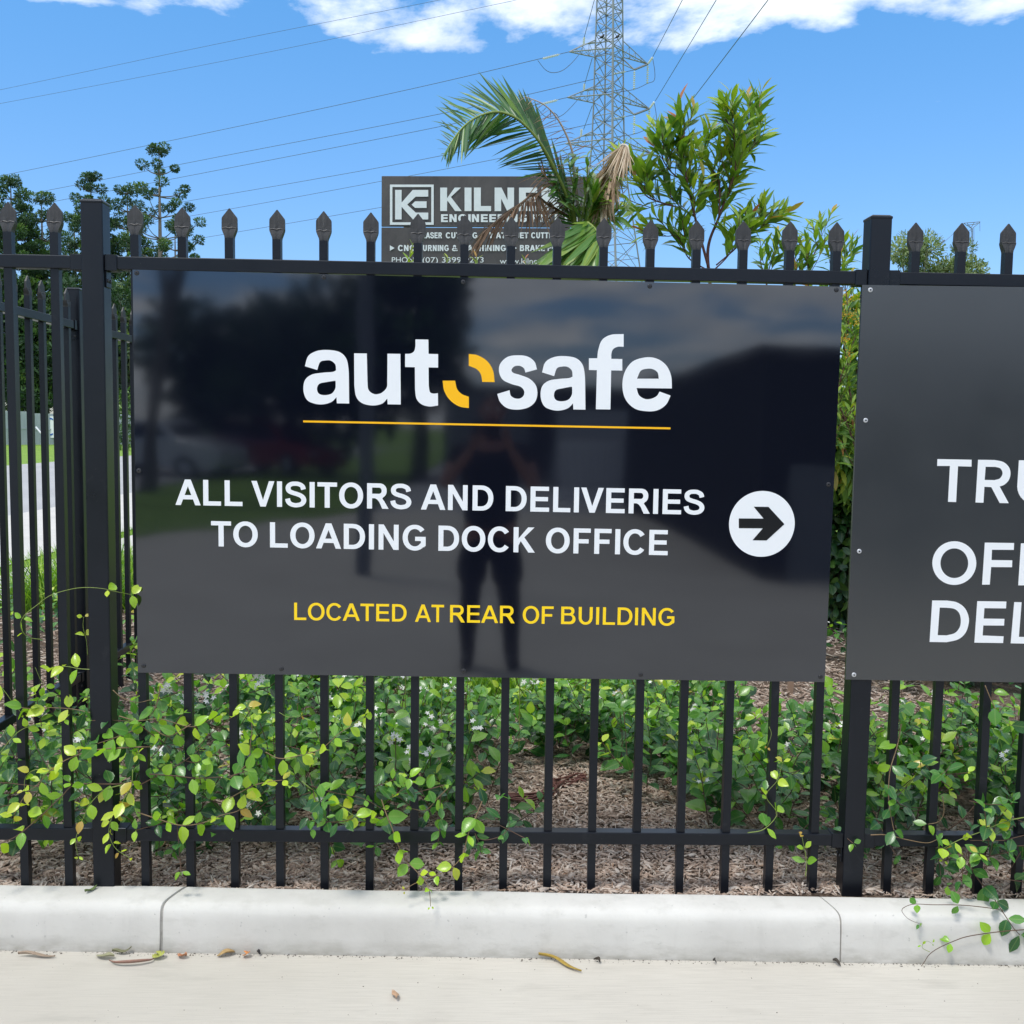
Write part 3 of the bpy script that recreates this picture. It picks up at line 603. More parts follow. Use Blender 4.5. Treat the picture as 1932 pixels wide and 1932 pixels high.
# rails
def rail(parent, p0, p1, hz=.0195, hy=.020, name='rail', m=M_fence):
    p0, p1 = np.array(p0), np.array(p1); d = p1-p0; L = np.linalg.norm(d); d /= L; up = np.array([0, 0, 1.]); up = up-d*(up@d); up /= np.linalg.norm(up); s_ = np.cross(d, up)
    mb = MB(); mb.obox((p0+p1)/2, (d, s_, up), (L/2, hy, hz)); o = mb.build(name, m, parent); return bevel(o, .0025, 2)
PT, PB = 2.252, -.1
xl = at(171.5, 380, -.0175)[0]; xr = at(1664, 412, -.0175)[0]
xl2, xr2 = xl-2.4, xr+2.4
def post(parent, x, y, z0, z1, hw=.0325):
    mb = MB(); mb.box(x-hw, x+hw, y-hw, y+hw, z0, z1-.006); o = mb.build('post', M_fence, parent); bevel(o, .004, 3)
    c = MB(); c.box(x-hw-.0015, x+hw+.0015, y-hw-.0015, y+hw+.0015, z1-.010, z1-.001); k = c.build('post_cap', M_fence, o); bevel(k, .003, 2)
    c = MB(); c.loft([[(x+i*hw*.96, y+j*hw*.96, z1-.001) for i, j in ((-1, -1), (1, -1), (1, 1), (-1, 1))], [(x+i*hw*.8, y+j*hw*.8, z1+.003) for i, j in ((-1, -1), (1, -1), (1, 1), (-1, 1))]]); c.build('cap_dome', M_fence, k)
    return o
for x in (xl2, xl, xr, xr2): post(fence, x, .015, PB, PT)
def bracket(parent, x, sgn, z, y=.016, ax='x', tab=True):
    """sleeve at a rail end with a bolted tab below it; sgn = direction away from the post"""
    mb = MB(); e = .0018
    def B(a0, a1, b0, b1, z0, z1):
        a0, a1 = sorted((a0, a1))
        if ax == 'x': mb.box(x+a0, x+a1, y+b0, y+b1, z0, z1)
        else: mb.box(x+b0, x+b1, y+a0, y+a1, z0, z1)
    hy, hz = .0205+e, .020+e
    B(0, sgn*.036, -hy-e, hy+e, z-hz-e, z+hz+e)
    if tab: B(sgn*.0005, sgn*.0045, -.0205, .0205, z-.072, z-hz-e)
    o = mb.build('bracket', M_fence, parent); bevel(o, .0015, 1)
    if tab:
        for k in (-1, 1):
            s_ = MB(); c = (x+sgn*.0045, y+k*.010, z-.052) if ax == 'x' else (x+k*.010, y+sgn*.0045, z-.052)
            s_.disc(c, (sgn, 0, 0) if ax == 'x' else (0, sgn, 0), .006, .004, 8, dome=1); s_.build('bolt', M_screw, o)
zt = lambda x: 2.0695-.001*x; zb = lambda x: .308-.003*x
for a, b_ in ((xl2, xl), (xl, xr), (xr, xr2)):
    p, q = a+.036, b_-.036
    for zf in (zt, zb):
        rail(fence, (p, YC, zf(p)), (q, YC, zf(q)))
        bracket(fence, a+.0325, 1, zf(p), YC); bracket(fence, b_-.0325, -1, zf(q), YC)
# side fence running back from the street corner
side = thing('side_fence', 'black steel spear top fence running away behind the left post towards the street', 'fence', (-2.045, 2, .12))
FX = -2.045
py = 2.06
for k in range(-9, 5):
    y = 1.39+.1412*k
    if y < .12 or abs(y-py) < .06: continue
    picket(side, (FX+.0, y, 2.238+.004*math.sin(k*3)), 0, PI/2)
for k in range(15): picket(side, (FX, 2.17+.1412*k, 2.238), 0, PI/2)
for y in (py, py+2.4): post(side, FX, y, -.1, 2.25)
for y0, y1 in ((.1, py), (py, py+2.4)):
    for z in (2.068, .31):
        rail(side, (FX, y0+.036, z), (FX, y1-.036, z)); bracket(side, FX, -1, z, y1-.0325, 'y'); bracket(side, FX, 1, z, y0+.0325, 'y')
# grey sheet fence across the street
def far_fence():
    a, b_ = np.array([-33.5, 55.4, .05]), np.array([-15.2, 64.9, .05]); 
    a = atz(0, 840.5, .05); b_ = atz(250, 839.5, .05); d = b_-a; a = a-d*.9; b_ = b_+d*1.6
    d = (b_-a); L = np.linalg.norm(d); d /= L; nrm = np.array([d[1], -d[0], 0])
    if nrm[1] > 0: nrm = -nrm
    t = thing('sheet_fence', 'long pale grey ribbed sheet metal fence across the street, seen between the pickets', 'fence', tuple(a))
    bay = 2.4; n = int(L/bay)
    msh = simple('grey_sheet', (.36, .40, .43), .5, .1, var=.15, sc=.8)
    def hgt(k): return 2.0+.06*math.sin(k*2.1)
    for k in range(n):
        mb = MB(); h = hgt(k//2); nr = 24; b0 = a+d*(k*bay+.06); pts = []
        for i in range(nr*2+1):
            off = .03 if (i//1) % 2 else 0
            pts.append(b0+d*((bay-.12)*i/(nr*2))+nrm*off)
        for z0, z1 in ((.04, h*.5), (h*.5+.03, h)):
            mb.loft([[p+np.array([0, 0, z0]) for p in pts], [p+np.array([0, 0, z1]) for p in pts]], False, close=False)
        mb.build('sheet', msh, t)
        mp = MB(); c = a+d*(k*bay); mp.obox(c+np.array([0, 0, h/2]), (d, nrm, (0, 0, 1)), (.05, .06, h/2+.05)); mp.build('post', msh, t)
        mr = MB(); mr.obox(a+d*((k+.5)*bay)+nrm*.05+np.array([0, 0, h*.5]), (d, nrm, (0, 0, 1)), (bay/2-.06, .02, .03)); mr.build('rail', msh, t)
    br = MB(); q = a+d*2.4*int((.9*np.linalg.norm(atz(250, 839.5, .05)-atz(0, 840.5, .05))+2.3)/2.4)
    p1 = at(68, 806, q[1]-1.2); p2 = at(85, 826, q[1]-2.2); br.tube([p1, p2], .05, 6); br.build('brace', simple('pale_brace', (.6, .62, .64), .5), t)
    # banner
    tb = thing('fence_banner', 'white banner with blue and red swirl hung on the grey sheet fence', 'banner', tuple(a))
    YB = 61.3
    def bp(u, v, k=0): return at(u, v, YB-.3-k*.02)
    mb = MB(); q4 = [bp(84, 785), bp(140, 786.5), bp(140, 826), bp(84, 826)]; mb.add(q4+[p+np.array([0, .06, 0]) for p in q4], [(0, 1, 2, 3), (7, 6, 5, 4), (0, 4, 5, 1), (1, 5, 6, 2), (2, 6, 7, 3), (3, 7, 4, 0)]); mb.build('panel', M_white, tb)
    mbl = simple('banner_blue', (.01, .10, .45), .5); mrd = simple('banner_red', (.6, .03, .03), .5)
    mb = MB(); C = lambda r0, r1, a0, a1, n=14: [(94+(r1*.72)*math.cos(t_), 805+r1*math.sin(t_)) for t_ in np.linspace(a0, a1, n)]+[(94.8+(r0*.72)*math.cos(t_), 805+r0*math.sin(t_)) for t_ in np.linspace(a1, a0, n)]
    fill(mb, [[C(14, 17, math.radians(60), math.radians(300))]], lambda x, y, k: bp(x, y, 1)); A(mb.build('swirl', mbl, tb))
    mb = MB(); fill(mb, [[[(88, 806), (93, 812), (95, 810), (91, 805)]]], lambda x, y, k: bp(x, y, 1)); A(mb.build('accent', mrd, tb))
    mb = MB()
    for i, w in enumerate(('CAB',)):
        fill(mb, word_shapes(w, .26, .2), lambda x, y, k: bp(101+14*x, 803-7*y, 1))
    A(mb.build('lettering', mbl, tb))
far_fence()
# kilner board
bd = thing('company_board', 'large dark company board with white lettering standing behind the palm', 'signboard', (-1, 12, 0))
BA = at(720, 332, 12.0); BB = at(1118.5, 332.5, 11.76)
bdir = BB-BA; bdir[2] = 0; BW = np.linalg.norm(bdir); bdir /= BW; bn = np.array([bdir[1], -bdir[0], 0]); bn = bn if bn[1] < 0 else -bn
def onboard(u, v, lift=.012):
    d = ray(u, v); P0 = BA+bn*lift; t = ((P0-CAM)@bn)/(d@bn); return CAM+d*t
M_board = mat('weathered_charcoal_board', lambda n, b, o, out: (n.l(n.mix(n.ramp(n.noise(n.mapv(wpos(n), (1, 1, .5)), 1.4, 8, .75, 1.2), [(.35, 0.), (.7, 1.)]), (.034, .031, .033), (.075, .068, .066)), b.inputs['Base Color']), setp(b, Roughness=.55)))
M_bwhite = mat('faded_white_lettering', lambda n, b, o, out: (n.l(n.mix(n.noise(wpos(n), 9, 5, .7), (.50, .54, .56), (.68, .72, .74)), b.inputs['Base Color']), setp(b, Roughness=.5)))
zt_ = BA[2]; hB = 3.0
split = onboard(900, 429, 0)[2]
for z0, z1 in ((split+.006, zt_), (zt_-hB, split-.006)):
    mb = MB(); c = BA+bdir*BW/2; c[2] = (z0+z1)/2; mb.obox(c-bn*.015, (bdir, bn, (0, 0, 1)), (BW/2, .015, (z1-z0)/2)); bevel(mb.build('board_sheet', M_board, bd), .004, 1)
mp = simple('galvanised_post', (.35, .36, .37), .5, .3)
for f_ in (.12, .88):
    c = BA+bdir*BW*f_-bn*.09; mb = MB(); mb.box(c[0]-.05, c[0]+.05, c[1]-.05, c[1]+.05, -.2, zt_-.15); mb.build('post', mp, bd)
ZK = lambda a, b: ((1200+a/2.14667)/1.79710, (200+b/2.14667)/1.79710)
def board_px(name, shapes, m=None, lift=.012):
    mb = MB(); fill(mb, shapes, lambda x, y, k: onboard(*ZK(x, y), lift+k*.002)); A(mb.build(name, m or M_bwhite, bd))
board_px('logo_frame', [[[(262, 914), (581, 914), (581, 1207), (262, 1207)], [(280, 932), (563, 932), (563, 1189), (280, 1189)]]])
board_px('logo', [[[(300, 953), (347, 953), (347, 1045), (428, 953), (541, 953), (541, 1002), (450, 1002), (388, 1060), (450, 1118), (541, 1118), (541, 1168), (430, 1168), (347, 1076), (347, 1168), (300, 1168)]], [[(420, 1060), (445, 1036), (529, 1036), (529, 1084), (445, 1084)]]])
def board_text(words, yb, yc, w, h, name='lettering'):
    for t, a0, a1 in words:
        mb = MB(); fill(mb, word_shapes(t, w, h), lambda x, y, k: onboard(*ZK(a0+(a1-a0)*x, yb+(yc-yb)*y), .012+k*.002)); A(mb.build(name, M_bwhite, bd))
board_text([('KILNER', 628, 1520)], 1107, 936, .285, .215)
board_text([('ENGINEERING', 634, 1262), ('PTY', 1296, 1440), ('LTD', 1462, 1640)], 1187, 1130, .27, .215)
board_text([('LASER', 500, 642), ('CUTTING', 668, 898), ('WATERJET', 985, 1270), ('CUTTING', 1290, 1500)], 1305, 1262, .27, .2)
board_text([('CNC', 320, 440), ('TURNING', 470, 690), ('&', 714, 756), ('MACHINING', 780, 1106), ('BRAKE', 1208, 1390), ('PRESS', 1410, 1560)], 1398, 1354, .27, .2)
for a, b_ in ((424, 1284), (938, 1284), (262, 1376), (1152, 1376)):
    board_px('bullet', [[[(a, b_-20), (a+34, b_), (a, b_+20)]]])
def board_font(t, a0, a1, yb, yc):
    cu = bpy.data.curves.new('t', 'FONT'); cu.body = t; cu.size = 1; o = bpy.data.objects.new('t', cu); COL.objects.link(o)
    bpy.context.view_layer.update(); me = bpy.data.meshes.new_from_object(o.evaluated_get(bpy.context.evaluated_depsgraph_get())); bpy.data.objects.remove(o)
    xs = [v.co.x for v in me.vertices]; ca = .70
    x0, x1 = min(xs), max(xs)
    mb = MB(); mb.add([onboard(*ZK(a0+(a1-a0)*(v.co.x-x0)/(x1-x0), yb+(yc-yb)*v.co.y/ca)) for v in me.vertices], [tuple(p.vertices) for p in me.polygons]); A(mb.build('lettering', M_bwhite, bd))
board_font('PHONE:', 276, 480, 1481, 1442); board_font('(07) 3399 9273', 500, 944, 1481, 1442); board_font('www.kilner.com.au', 1062, 1560, 1490, 1450)
# ================================================================== leaves
def leaf_tmpl(stations, fold=.25, droop=.18, twist=0):
    """stations: (t, halfwidth). length 1 along +Y, normal +Z. triangles only"""
    V, UV, Fs = [], [], []; hwmax = max(h for _, h in stations)
    for t, h in stations:
        z = -droop*t*t
        V += [(-h, t, z+fold*h), (0, t, z), (h, t, z+fold*h)]; e = .5*h/hwmax
        UV += [(.5-e, t), (.5, t), (.5+e, t)]
    for i in range(len(stations)-1):
        a = 3*i
        Fs += [(a, a+1, a+4), (a, a+4, a+3), (a+1, a+2, a+5), (a+1, a+5, a+4)]
    return np.array(V, float), np.array(Fs), np.array(UV, float)
T_JAS = [leaf_tmpl([(0, .01), (.12, .13), (.30, .27), (.55, .31), (.78, .21), (.93, .07), (1, .0)], .28, .14),
         leaf_tmpl([(0, .01), (.12, .17), (.35, .30), (.60, .28), (.80, .17), (.93, .06), (1, .0)], .45, .28),
         leaf_tmpl([(0, .01), (.15, .12), (.38, .22), (.62, .22), (.82, .12), (1, .0)], .12, .02)]
T_NAR = [leaf_tmpl([(0, .008), (.12, .055), (.35, .12), (.58, .125), (.82, .065), (1, 0)], .30, .12), leaf_tmpl([(0, .008), (.2, .065), (.5, .11), (.8, .06), (1, 0)], .2, .3)]
T_LOW = [leaf_tmpl([(0, .01), (.35, .26), (.7, .2), (1, 0)], .25, .15)]
T_BLADE = [leaf_tmpl([(0, .012), (.35, .014), (.7, .010), (1, 0)], .3, .55)]
def norm(v): return v/(np.linalg.norm(v, axis=-1, keepdims=True)+1e-12)
class Leaves:
    def __init__(s): s.p = []; s.d = []; s.u = []; s.L = []; s.w = []; s.t = []; s.k = []
    def add(s, p, d, u, L, w=1., tone=.4, k=0):
        s.p.append(p); s.d.append(d); s.u.append(u); s.L.append(L); s.w.append(w); s.t.append(tone); s.k.append(k)
    def arr(s):
        p, d, u = (np.array(x, float) for x in (s.p, s.d, s.u)); d = norm(d); x = norm(np.cross(d, u)); n = np.cross(x, d)
        L = np.array(s.L)[:, None]; w = np.array(s.w)[:, None]
        M = np.stack([x*L*w, d*L, n*L], 2); return M, p, np.array(s.t, float), np.array(s.k)
def visible_score(M, p):
    v = p-CAM; z = v@_F; u = 966+FL*(v@_R2)/z; w = 966-FL*(v@_U2)/z
    ok = (z > .2) & (u > -30) & (u < 1962) & (w > -30) & (w < 1962)
    hid = (u > 262) & (u < 1555) & (w > 545) & (w < 1268) & (p[:, 1] > 0)
    hid |= (u > 1648) & (w > 545) & (w < 1280) & (p[:, 1] > 0)
    area = np.linalg.norm(M[:, :, 1], axis=1)*np.linalg.norm(M[:, :, 0], axis=1)/z**2
    return np.where(ok & ~hid, area, -1)
_lm = {}
def leaf_variant(tset, tid, k, tone, m):
    q = round(max(0, min(1, tone))*9)/9; key = (tid, k, q)
    if key not in _lm:
        V, F, UV = tset[k]; _lm[key] = fastmesh('leaf', V, F, m, True, np.full(len(V), q), UV)
    return _lm[key]
def build_leaves(parent, lv, tset, tid, m, n_ind=280, name='leaf', rest='foliage', cull=True):
    if not lv.p: return
    M, p, t, k = lv.arr(); sc = visible_score(M, p)
    order = np.argsort(-sc); ind = [i for i in order[:n_ind] if sc[i] > 0]; iset = set(ind)
    o0 = ORG[parent.name]
    for i in ind:
        me = leaf_variant(tset, tid, int(k[i]), t[i], m); o = bpy.data.objects.new(name, me); COL.objects.link(o); o.parent = parent
        o.matrix_local = Matrix([[*M[i][r], p[i][r]-o0[r]] for r in range(3)]+[[0, 0, 0, 1]])
    rem = np.array([i for i in range(len(p)) if i not in iset], int)
    if len(rem):
        Vs, Fs, Ts, Us = [], [], [], []; b = 0
        for kk in range(len(tset)):
            r = rem[k[rem] == kk]
            if not len(r): continue
            V, F, UV = tset[kk]; a = instances(V, F, M[r], p[r]-o0, t[r], UV); Vs.append(a[0]); Fs.append(a[1]+b); Ts.append(a[2]); Us.append(a[3]); b += len(a[0])
        link(rest, fastmesh(rest, np.concatenate(Vs), np.concatenate(Fs), m, True, np.concatenate(Ts), np.concatenate(Us)), parent, kind='stuff')
def rv(s=1.): return RNG.normal(0, s, 3)
UP = np.array([0, 0, 1.])
JUP = np.array([0, -.45, 1.]); LSC = 1.5
def pair(lv, P, T, ang, L, tone, w=1., open_=1.0, k=None, face=None, kset=3):
    """two opposite leaves at P on a stem with tangent T"""
    a = norm(np.cross(T, UP+rv(.05))); b_ = np.cross(T, a); s_ = a*math.cos(ang)+b_*math.sin(ang)
    for sg_ in (1, -1):
        d = s_*sg_*open_+T*.55+rv(.18)+np.array([0, 0, -.10]); n_ = (face if face is not None else JUP+T*.2)+rv(.28)
        lv.add(P+norm(d)*.004, d, n_, L*LSC*RNG.uniform(.8, 1.15), w*RNG.uniform(.95, 1.22), tone-.02+RNG.normal(0, .08), int(RNG.integers(kset)) if k is None else k)
def shoot(lv, st, P, D, L, n, s0, s1, tone0, tone1, r=.0016):
    """leafy shoot of length L with n leaf pairs; sizes s0 -> s1, tone0 -> tone1"""
    P = np.array(P, float); D = norm(np.array(D, float)); pts = [P.copy()]; ang = RNG.uniform(0, PI)
    for i in range(n):
        D = norm(D+rv(.12)+np.array([0, 0, .06])); P = P+D*L/n; pts.append(P.copy()); f = (i+1)/n; ang += PI/2+RNG.normal(0, .2)
        pair(lv, P, D, ang, s0+(s1-s0)*f**1.5, tone0+(tone1-tone0)*f**2)
    lv.add(P, D+rv(.2), rv(1), s1*.7, .6, min(1, tone1+.05), 2)
    st.append((pts, r)); return pts
def flower_mesh():
    mb = MB()
    for k in range(5):
        a = 2*PI*k/5; c, s_ = math.cos(a), math.sin(a); R_ = lambda x, y, z: (x*c-y*s_, x*s_+y*c, z)
        mb.add([R_(.0, 0, 0), R_(.10, .22, .0), R_(.48, .30, .05), R_(.95, -.10, -.04), R_(.40, -.14, .02)], [(0, 1, 4), (1, 2, 4), (2, 3, 4)])
    mb.tube([(0, 0, 0), (.0, .03, -.9)], .05, 4, mi=1); return mb.mesh('flower', [M_petal, M_stem_g])
FM = flower_mesh()
def flower(parent, P, L, d):
    d = norm(np.array(d, float)); x = norm(np.cross(d, [.3, .2, 1])); y = np.cross(d, x)
    o = bpy.data.objects.new('flower', FM); COL.objects.link(o); o.parent = parent; q = np.array(P)-ORG[parent.name]
    a = RNG.uniform(0, 6); c, s_ = math.cos(a), math.sin(a); xx, yy = x*c+y*s_, y*c-x*s_
    o.matrix_local = Matrix([[xx[r]*L, yy[r]*L, d[r]*L, q[r]] for r in range(3)]+[[0, 0, 0, 1]])
def build_stems(parent, st, m, name='stems'):
    if not st: return
    mb = MB()
    for pts, r in st: mb.tube(pts, r, 4, cap=False)
    o = mb.build(name, m, parent, smooth=True); o['kind'] = 'stuff'; return o

# ---- jasmine ground cover: each plant fills its own patch of the bed
def mound(name_label, patch, dens, hfun, cover=None, seed=0, flowers=8, n_ind=280, group='star jasmine plants in the bed'):
    x0, x1, y0, y1 = patch; cx, cy = (x0+x1)/2, (y0+y1)/2
    t = thing('jasmine_plant', name_label, 'jasmine', (cx, cy, .12), group)
    lv, st = Leaves(), []; N = int((x1-x0)*(y1-y0)*dens*.8); tops = []
    for _ in range(N):
        x, y = RNG.uniform(x0, x1), RNG.uniform(y0, y1); c = cover(x, y) if cover else 1
        if RNG.random() > c: continue
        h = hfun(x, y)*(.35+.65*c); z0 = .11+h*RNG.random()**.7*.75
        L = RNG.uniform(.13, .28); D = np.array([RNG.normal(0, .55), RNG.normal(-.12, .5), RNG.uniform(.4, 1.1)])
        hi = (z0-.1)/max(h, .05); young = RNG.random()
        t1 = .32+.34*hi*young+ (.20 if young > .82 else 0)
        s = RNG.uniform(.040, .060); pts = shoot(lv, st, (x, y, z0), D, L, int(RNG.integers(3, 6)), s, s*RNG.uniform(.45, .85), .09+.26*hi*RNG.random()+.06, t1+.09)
        if hi > .5: tops.append(pts[-1])
    for i in range(min(flowers, len(tops))):
        P = tops[int(RNG.integers(len(tops)))]
        for _ in range(int(RNG.integers(2, 6))):
            flower(t, P+rv(.014)+np.array([0, -.01, .015]), RNG.uniform(.011, .015), np.array([0, -.8, .7])+rv(.6))
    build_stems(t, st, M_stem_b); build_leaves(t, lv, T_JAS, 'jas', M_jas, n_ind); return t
sstep = lambda a, b, x: max(0., min(1., (x-a)/(b-a)))**2*(3-2*max(0., min(1., (x-a)/(b-a))))
wob = lambda x, y: .5+.5*math.sin(x*4.1+1.3)*math.sin(y*3.7+.4)
# bare mulch wedge in front, from the middle towards the right
def bare(x, y):
    """1 inside the open wedge of mulch"""
    d1 = sstep(.0, .12, x-(-.02+.04*y)) ; d2 = sstep(.0, .14, (1.10-.55*(y-.1))-x); return d1*d2*sstep(1.30, 1.08, y)
# ---- ground cover patches
hA = lambda x, y: .22+.12*math.sin(x*2.1+y*1.7)+.10*sstep(.5, 2.2, y)
def cov_left(x, y): return sstep(.22, .42, y-.10*wob(x*2, y))*(.55+.45*wob(x*1.7, y*1.9))*(1-bare(x, y))
def cov_mid(x, y): return sstep(.30, .50, y)*(1-bare(x, y))*(1-.85*sstep(1.75, 2.0, y)*sstep(.05, .3, x)*sstep(1.0, .7, x))
def cov_right(x, y): return sstep(.20, .45, y)*sstep(1.45+.15*math.sin(x*6), 1.1, y)
def cov_far(x, y): return .25+.6*sstep(.45, .8, wob(x*2.2+1, y*1.7))
mound('loose jasmine spread over the mulch behind the side fence at the far left', (-3.7, -1.75, 1.3, 4.6), 42, lambda x, y: .20, cov_far, flowers=3, n_ind=160)
mound('jasmine growing between the left post and the side fence, behind the leftmost pickets', (-1.95, -1.15, .15, 1.9), 170, hA, lambda x, y: .35+.5*wob(x*3, y*3), flowers=4)
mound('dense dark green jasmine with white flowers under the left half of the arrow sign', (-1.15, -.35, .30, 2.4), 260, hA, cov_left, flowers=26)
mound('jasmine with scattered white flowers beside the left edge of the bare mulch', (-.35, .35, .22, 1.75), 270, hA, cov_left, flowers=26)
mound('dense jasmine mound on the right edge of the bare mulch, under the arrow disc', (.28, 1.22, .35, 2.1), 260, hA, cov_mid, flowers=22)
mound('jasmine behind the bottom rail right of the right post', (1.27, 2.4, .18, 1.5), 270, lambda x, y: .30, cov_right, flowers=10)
mound('small dark jasmine clump on open mulch seen under the charcoal sign', (2.28, 3.5, 2.5, 3.3), 240, lambda x, y: .27, lambda x, y: 1, flowers=8, n_ind=200)

# ---- climbing and trailing runners, each stem laid where the photograph shows it
Z6 = lambda a, b: (a/3.472, 1057.2+b/3.472)
Z7 = lambda a, b: (500.8+a/3.472, 1168.5+b/3.472)
ZR = lambda a, b: (1001.6+a/3.472, 1224.2+b/3.472)
ZQ = lambda a, b: (1446.8+a/3.982, 1502.4+b/3.982)
ZM = lambda a, b: (1446.8+a/3.982, 1057.3+b/3.982)
def runner(lv, parent, conv, pts, Y, s, tone, step=.055, r=.0019, m=M_stem_t, s_end=None, tone_end=None, leafy=1., w=1.):
    Ys = Y if isinstance(Y, (list, tuple)) else [Y]*len(pts)
    if len(Ys) == 2 and len(pts) != 2: Ys = list(np.linspace(Ys[0], Ys[1], len(pts)))
    P = catmull([at(*conv(a, b), y) for (a, b), y in zip(pts, Ys)], 8)
    rad = list(np.linspace(r, r*.5, len(P))); mb = MB(); mb.tube(P, rad, 6); mb.build('stem', m, parent, smooth=True)
    Q = resample(P, step); s_end = s*.45 if s_end is None else s_end; tone_end = tone+.15 if tone_end is None else tone_end
    ang = RNG.uniform(0, 1.5)
    for i in range(1, len(Q)):
        f = i/(len(Q)-1)
        if RNG.random() > leafy and i < len(Q)-1: continue
        T = norm(Q[i]-Q[i-1]); ang += PI/2*.6
        pair(lv, Q[i], T, ang, s+(s_end-s)*f**1.6, tone+(tone_end-tone)*f, w, face=np.array([0, -.8, .65])+rv(.22))
LSC = 1.28
cl = thing('jasmine_vine', 'jasmine vine with lime green shoots climbing over the left post and the pickets beside it', 'vine', (-1.0, 0, .12))
lv = Leaves(); S = .040
G, Bn, T_ = M_stem_g, M_stem_b, M_stem_t
runner(lv, cl, Z6, [(280, 520), (180, 500), (135, 430), (160, 360), (240, 295), (330, 230), (460, 190), (560, 178), (670, 185), (760, 205), (862, 225)], [.05, .02, -.02, -.05, -.05, -.05, -.05, -.06, -.06, -.05, -.02], .020, .80, .068, .0013, G, .034, .72, .75)
runner(lv, cl, Z6, [(900, 1445), (770, 1465), (500, 1470), (400, 1550), (250, 1690), (110, 1805), (0, 1855)], [-.03, -.05, -.05, -.06, -.07, -.08, -.08], S, .42, .075, .0026, Bn, .04, .6)
runner(lv, cl, Z6, [(1000, 1220), (860, 1225), (640, 1240), (520, 1270), (400, 1325), (320, 1385), (240, 1475), (170, 1530), (90, 1670)], -.06, S, .72, .045, .002, T_, .030, .88)
runner(lv, cl, Z6, [(330, 1370), (220, 1375), (165, 1430), (160, 1510)], -.07, .03, .75, .05, .0012, G)
runner(lv, cl, Z6, [(800, 1470), (690, 1500), (640, 1540), (580, 1610), (545, 1690), (520, 1750), (495, 1840), (510, 1935)], -.06, .040, .74, .052, .0015, G, .014, .85)
runner(lv, cl, Z6, [(870, 1370), (860, 1480), (820, 1550), (790, 1610), (745, 1660), (722, 1720), (715, 1800), (760, 1890), (850, 1950)], -.06, .042, .84, .036, .0016, G, .010, .88)
runner(lv, cl, Z6, [(1250, 1075), (1100, 1150), (960, 1080), (860, 1120), (730, 1170), (640, 1200)], -.05, S, .45, .05, .0018, T_, .05, .45)
runner(lv, cl, Z6, [(780, 1020), (900, 1050), (1050, 1040), (1250, 1090), (1390, 1040)], -.03, .038, .55, .05, .0018, T_, .035, .75)
runner(lv, cl, Z6, [(900, 1650), (1050, 1700), (1180, 1735), (1320, 1722), (1450, 1670), (1560, 1640), (1640, 1570)], -.06, .044, .50, .044, .0019, T_, .038, .85)
runner(lv, cl, Z6, [(575, 620), (565, 520), (545, 440), (548, 370)], .02, .032, .68, .045, .0011, G, .012, .85)
runner(lv, cl, Z6, [(600, 715), (520, 710), (430, 695), (330, 705)], -.01, .046, .50, .04, .0013, G, .03, .88)
runner(lv, cl, Z6, [(600, 1000), (480, 975), (330, 965), (190, 970), (60, 950), (0, 930)], -.01, .036, .66, .06, .0013, T_, .042, .75)
runner(lv, cl, Z6, [(0, 1260), (100, 1140), (200, 1085), (330, 1070), (420, 1040)], -.02, .032, .6, .055, .0013, G)
runner(lv, cl, Z6, [(980, 1400), (1150, 1412), (1300, 1427), (1500, 1412), (1620, 1380)], -.06, .044, .38, .042, .002, Bn, .04, .6)
runner(lv, cl, Z6, [(900, 1480), (1050, 1400), (1200, 1320), (1290, 1250), (1400, 1180)], -.03, .042, .30, .045, .002, Bn)
runner(lv, cl, Z6, [(0, 820), (40, 870), (90, 940), (150, 1010)], .0, .026, .7, .05, .001, G)
runner(lv, cl, Z6, [(230, 700), (270, 790), (330, 870), (400, 900)], .05, .028, .7, .045, .001, G)
runner(lv, cl, Z6, [(850, 560), (860, 650), (880, 760), (900, 850)], .05, .03, .66, .05, .001, G)
runner(lv, cl, Z6, [(740, 850), (800, 900), (900, 930), (1000, 910)], -.02, .040, .50, .045, .0015, T_)
runner(lv, cl, Z6, [(1050, 820), (1030, 930), (990, 1010), (900, 1060)], -.01, .042, .30, .05, .0018, T_)
runner(lv, cl, Z6, [(1500, 1430), (1620, 1330), (1640, 1200), (1650, 1080), (1620, 960)], -.04, .044, .48, .045, .0018, T_, .028, .88)
runner(lv, cl, Z6, [(1500, 1560), (1650, 1480), (1760, 1450), (1850, 1440)], -.06, .046, .50, .045, .0018, T_, .03, .9)
runner(lv, cl, Z7, [(0, 870), (100, 912), (250, 885), (370, 845), (480, 750), (560, 700), (650, 635)], -.05, .036, .62, .055, .0016, T_, .036, .72)
runner(lv, cl, Z7, [(90, 610), (150, 640), (230, 630)], -.03, .03, .8, .05, .001, G)
runner(lv, cl, Z7, [(300, 1090), (450, 1135), (640, 1175), (760, 1240)], -.02, .040, .42, .05, .0017, Bn)
runner(lv, cl, Z7, [(240, 1060), (300, 1110), (420, 1180), (500, 1225), (590, 1290), (690, 1290)], -.05, .040, .66, .042, .0015, G, .036, .72)
runner(lv, cl, Z6, [(1200, 2030), (1180, 1960), (1260, 1900), (1330, 1880), (1400, 1840)], .30, .034, .12, .035, .003, Bn, .030, .15)
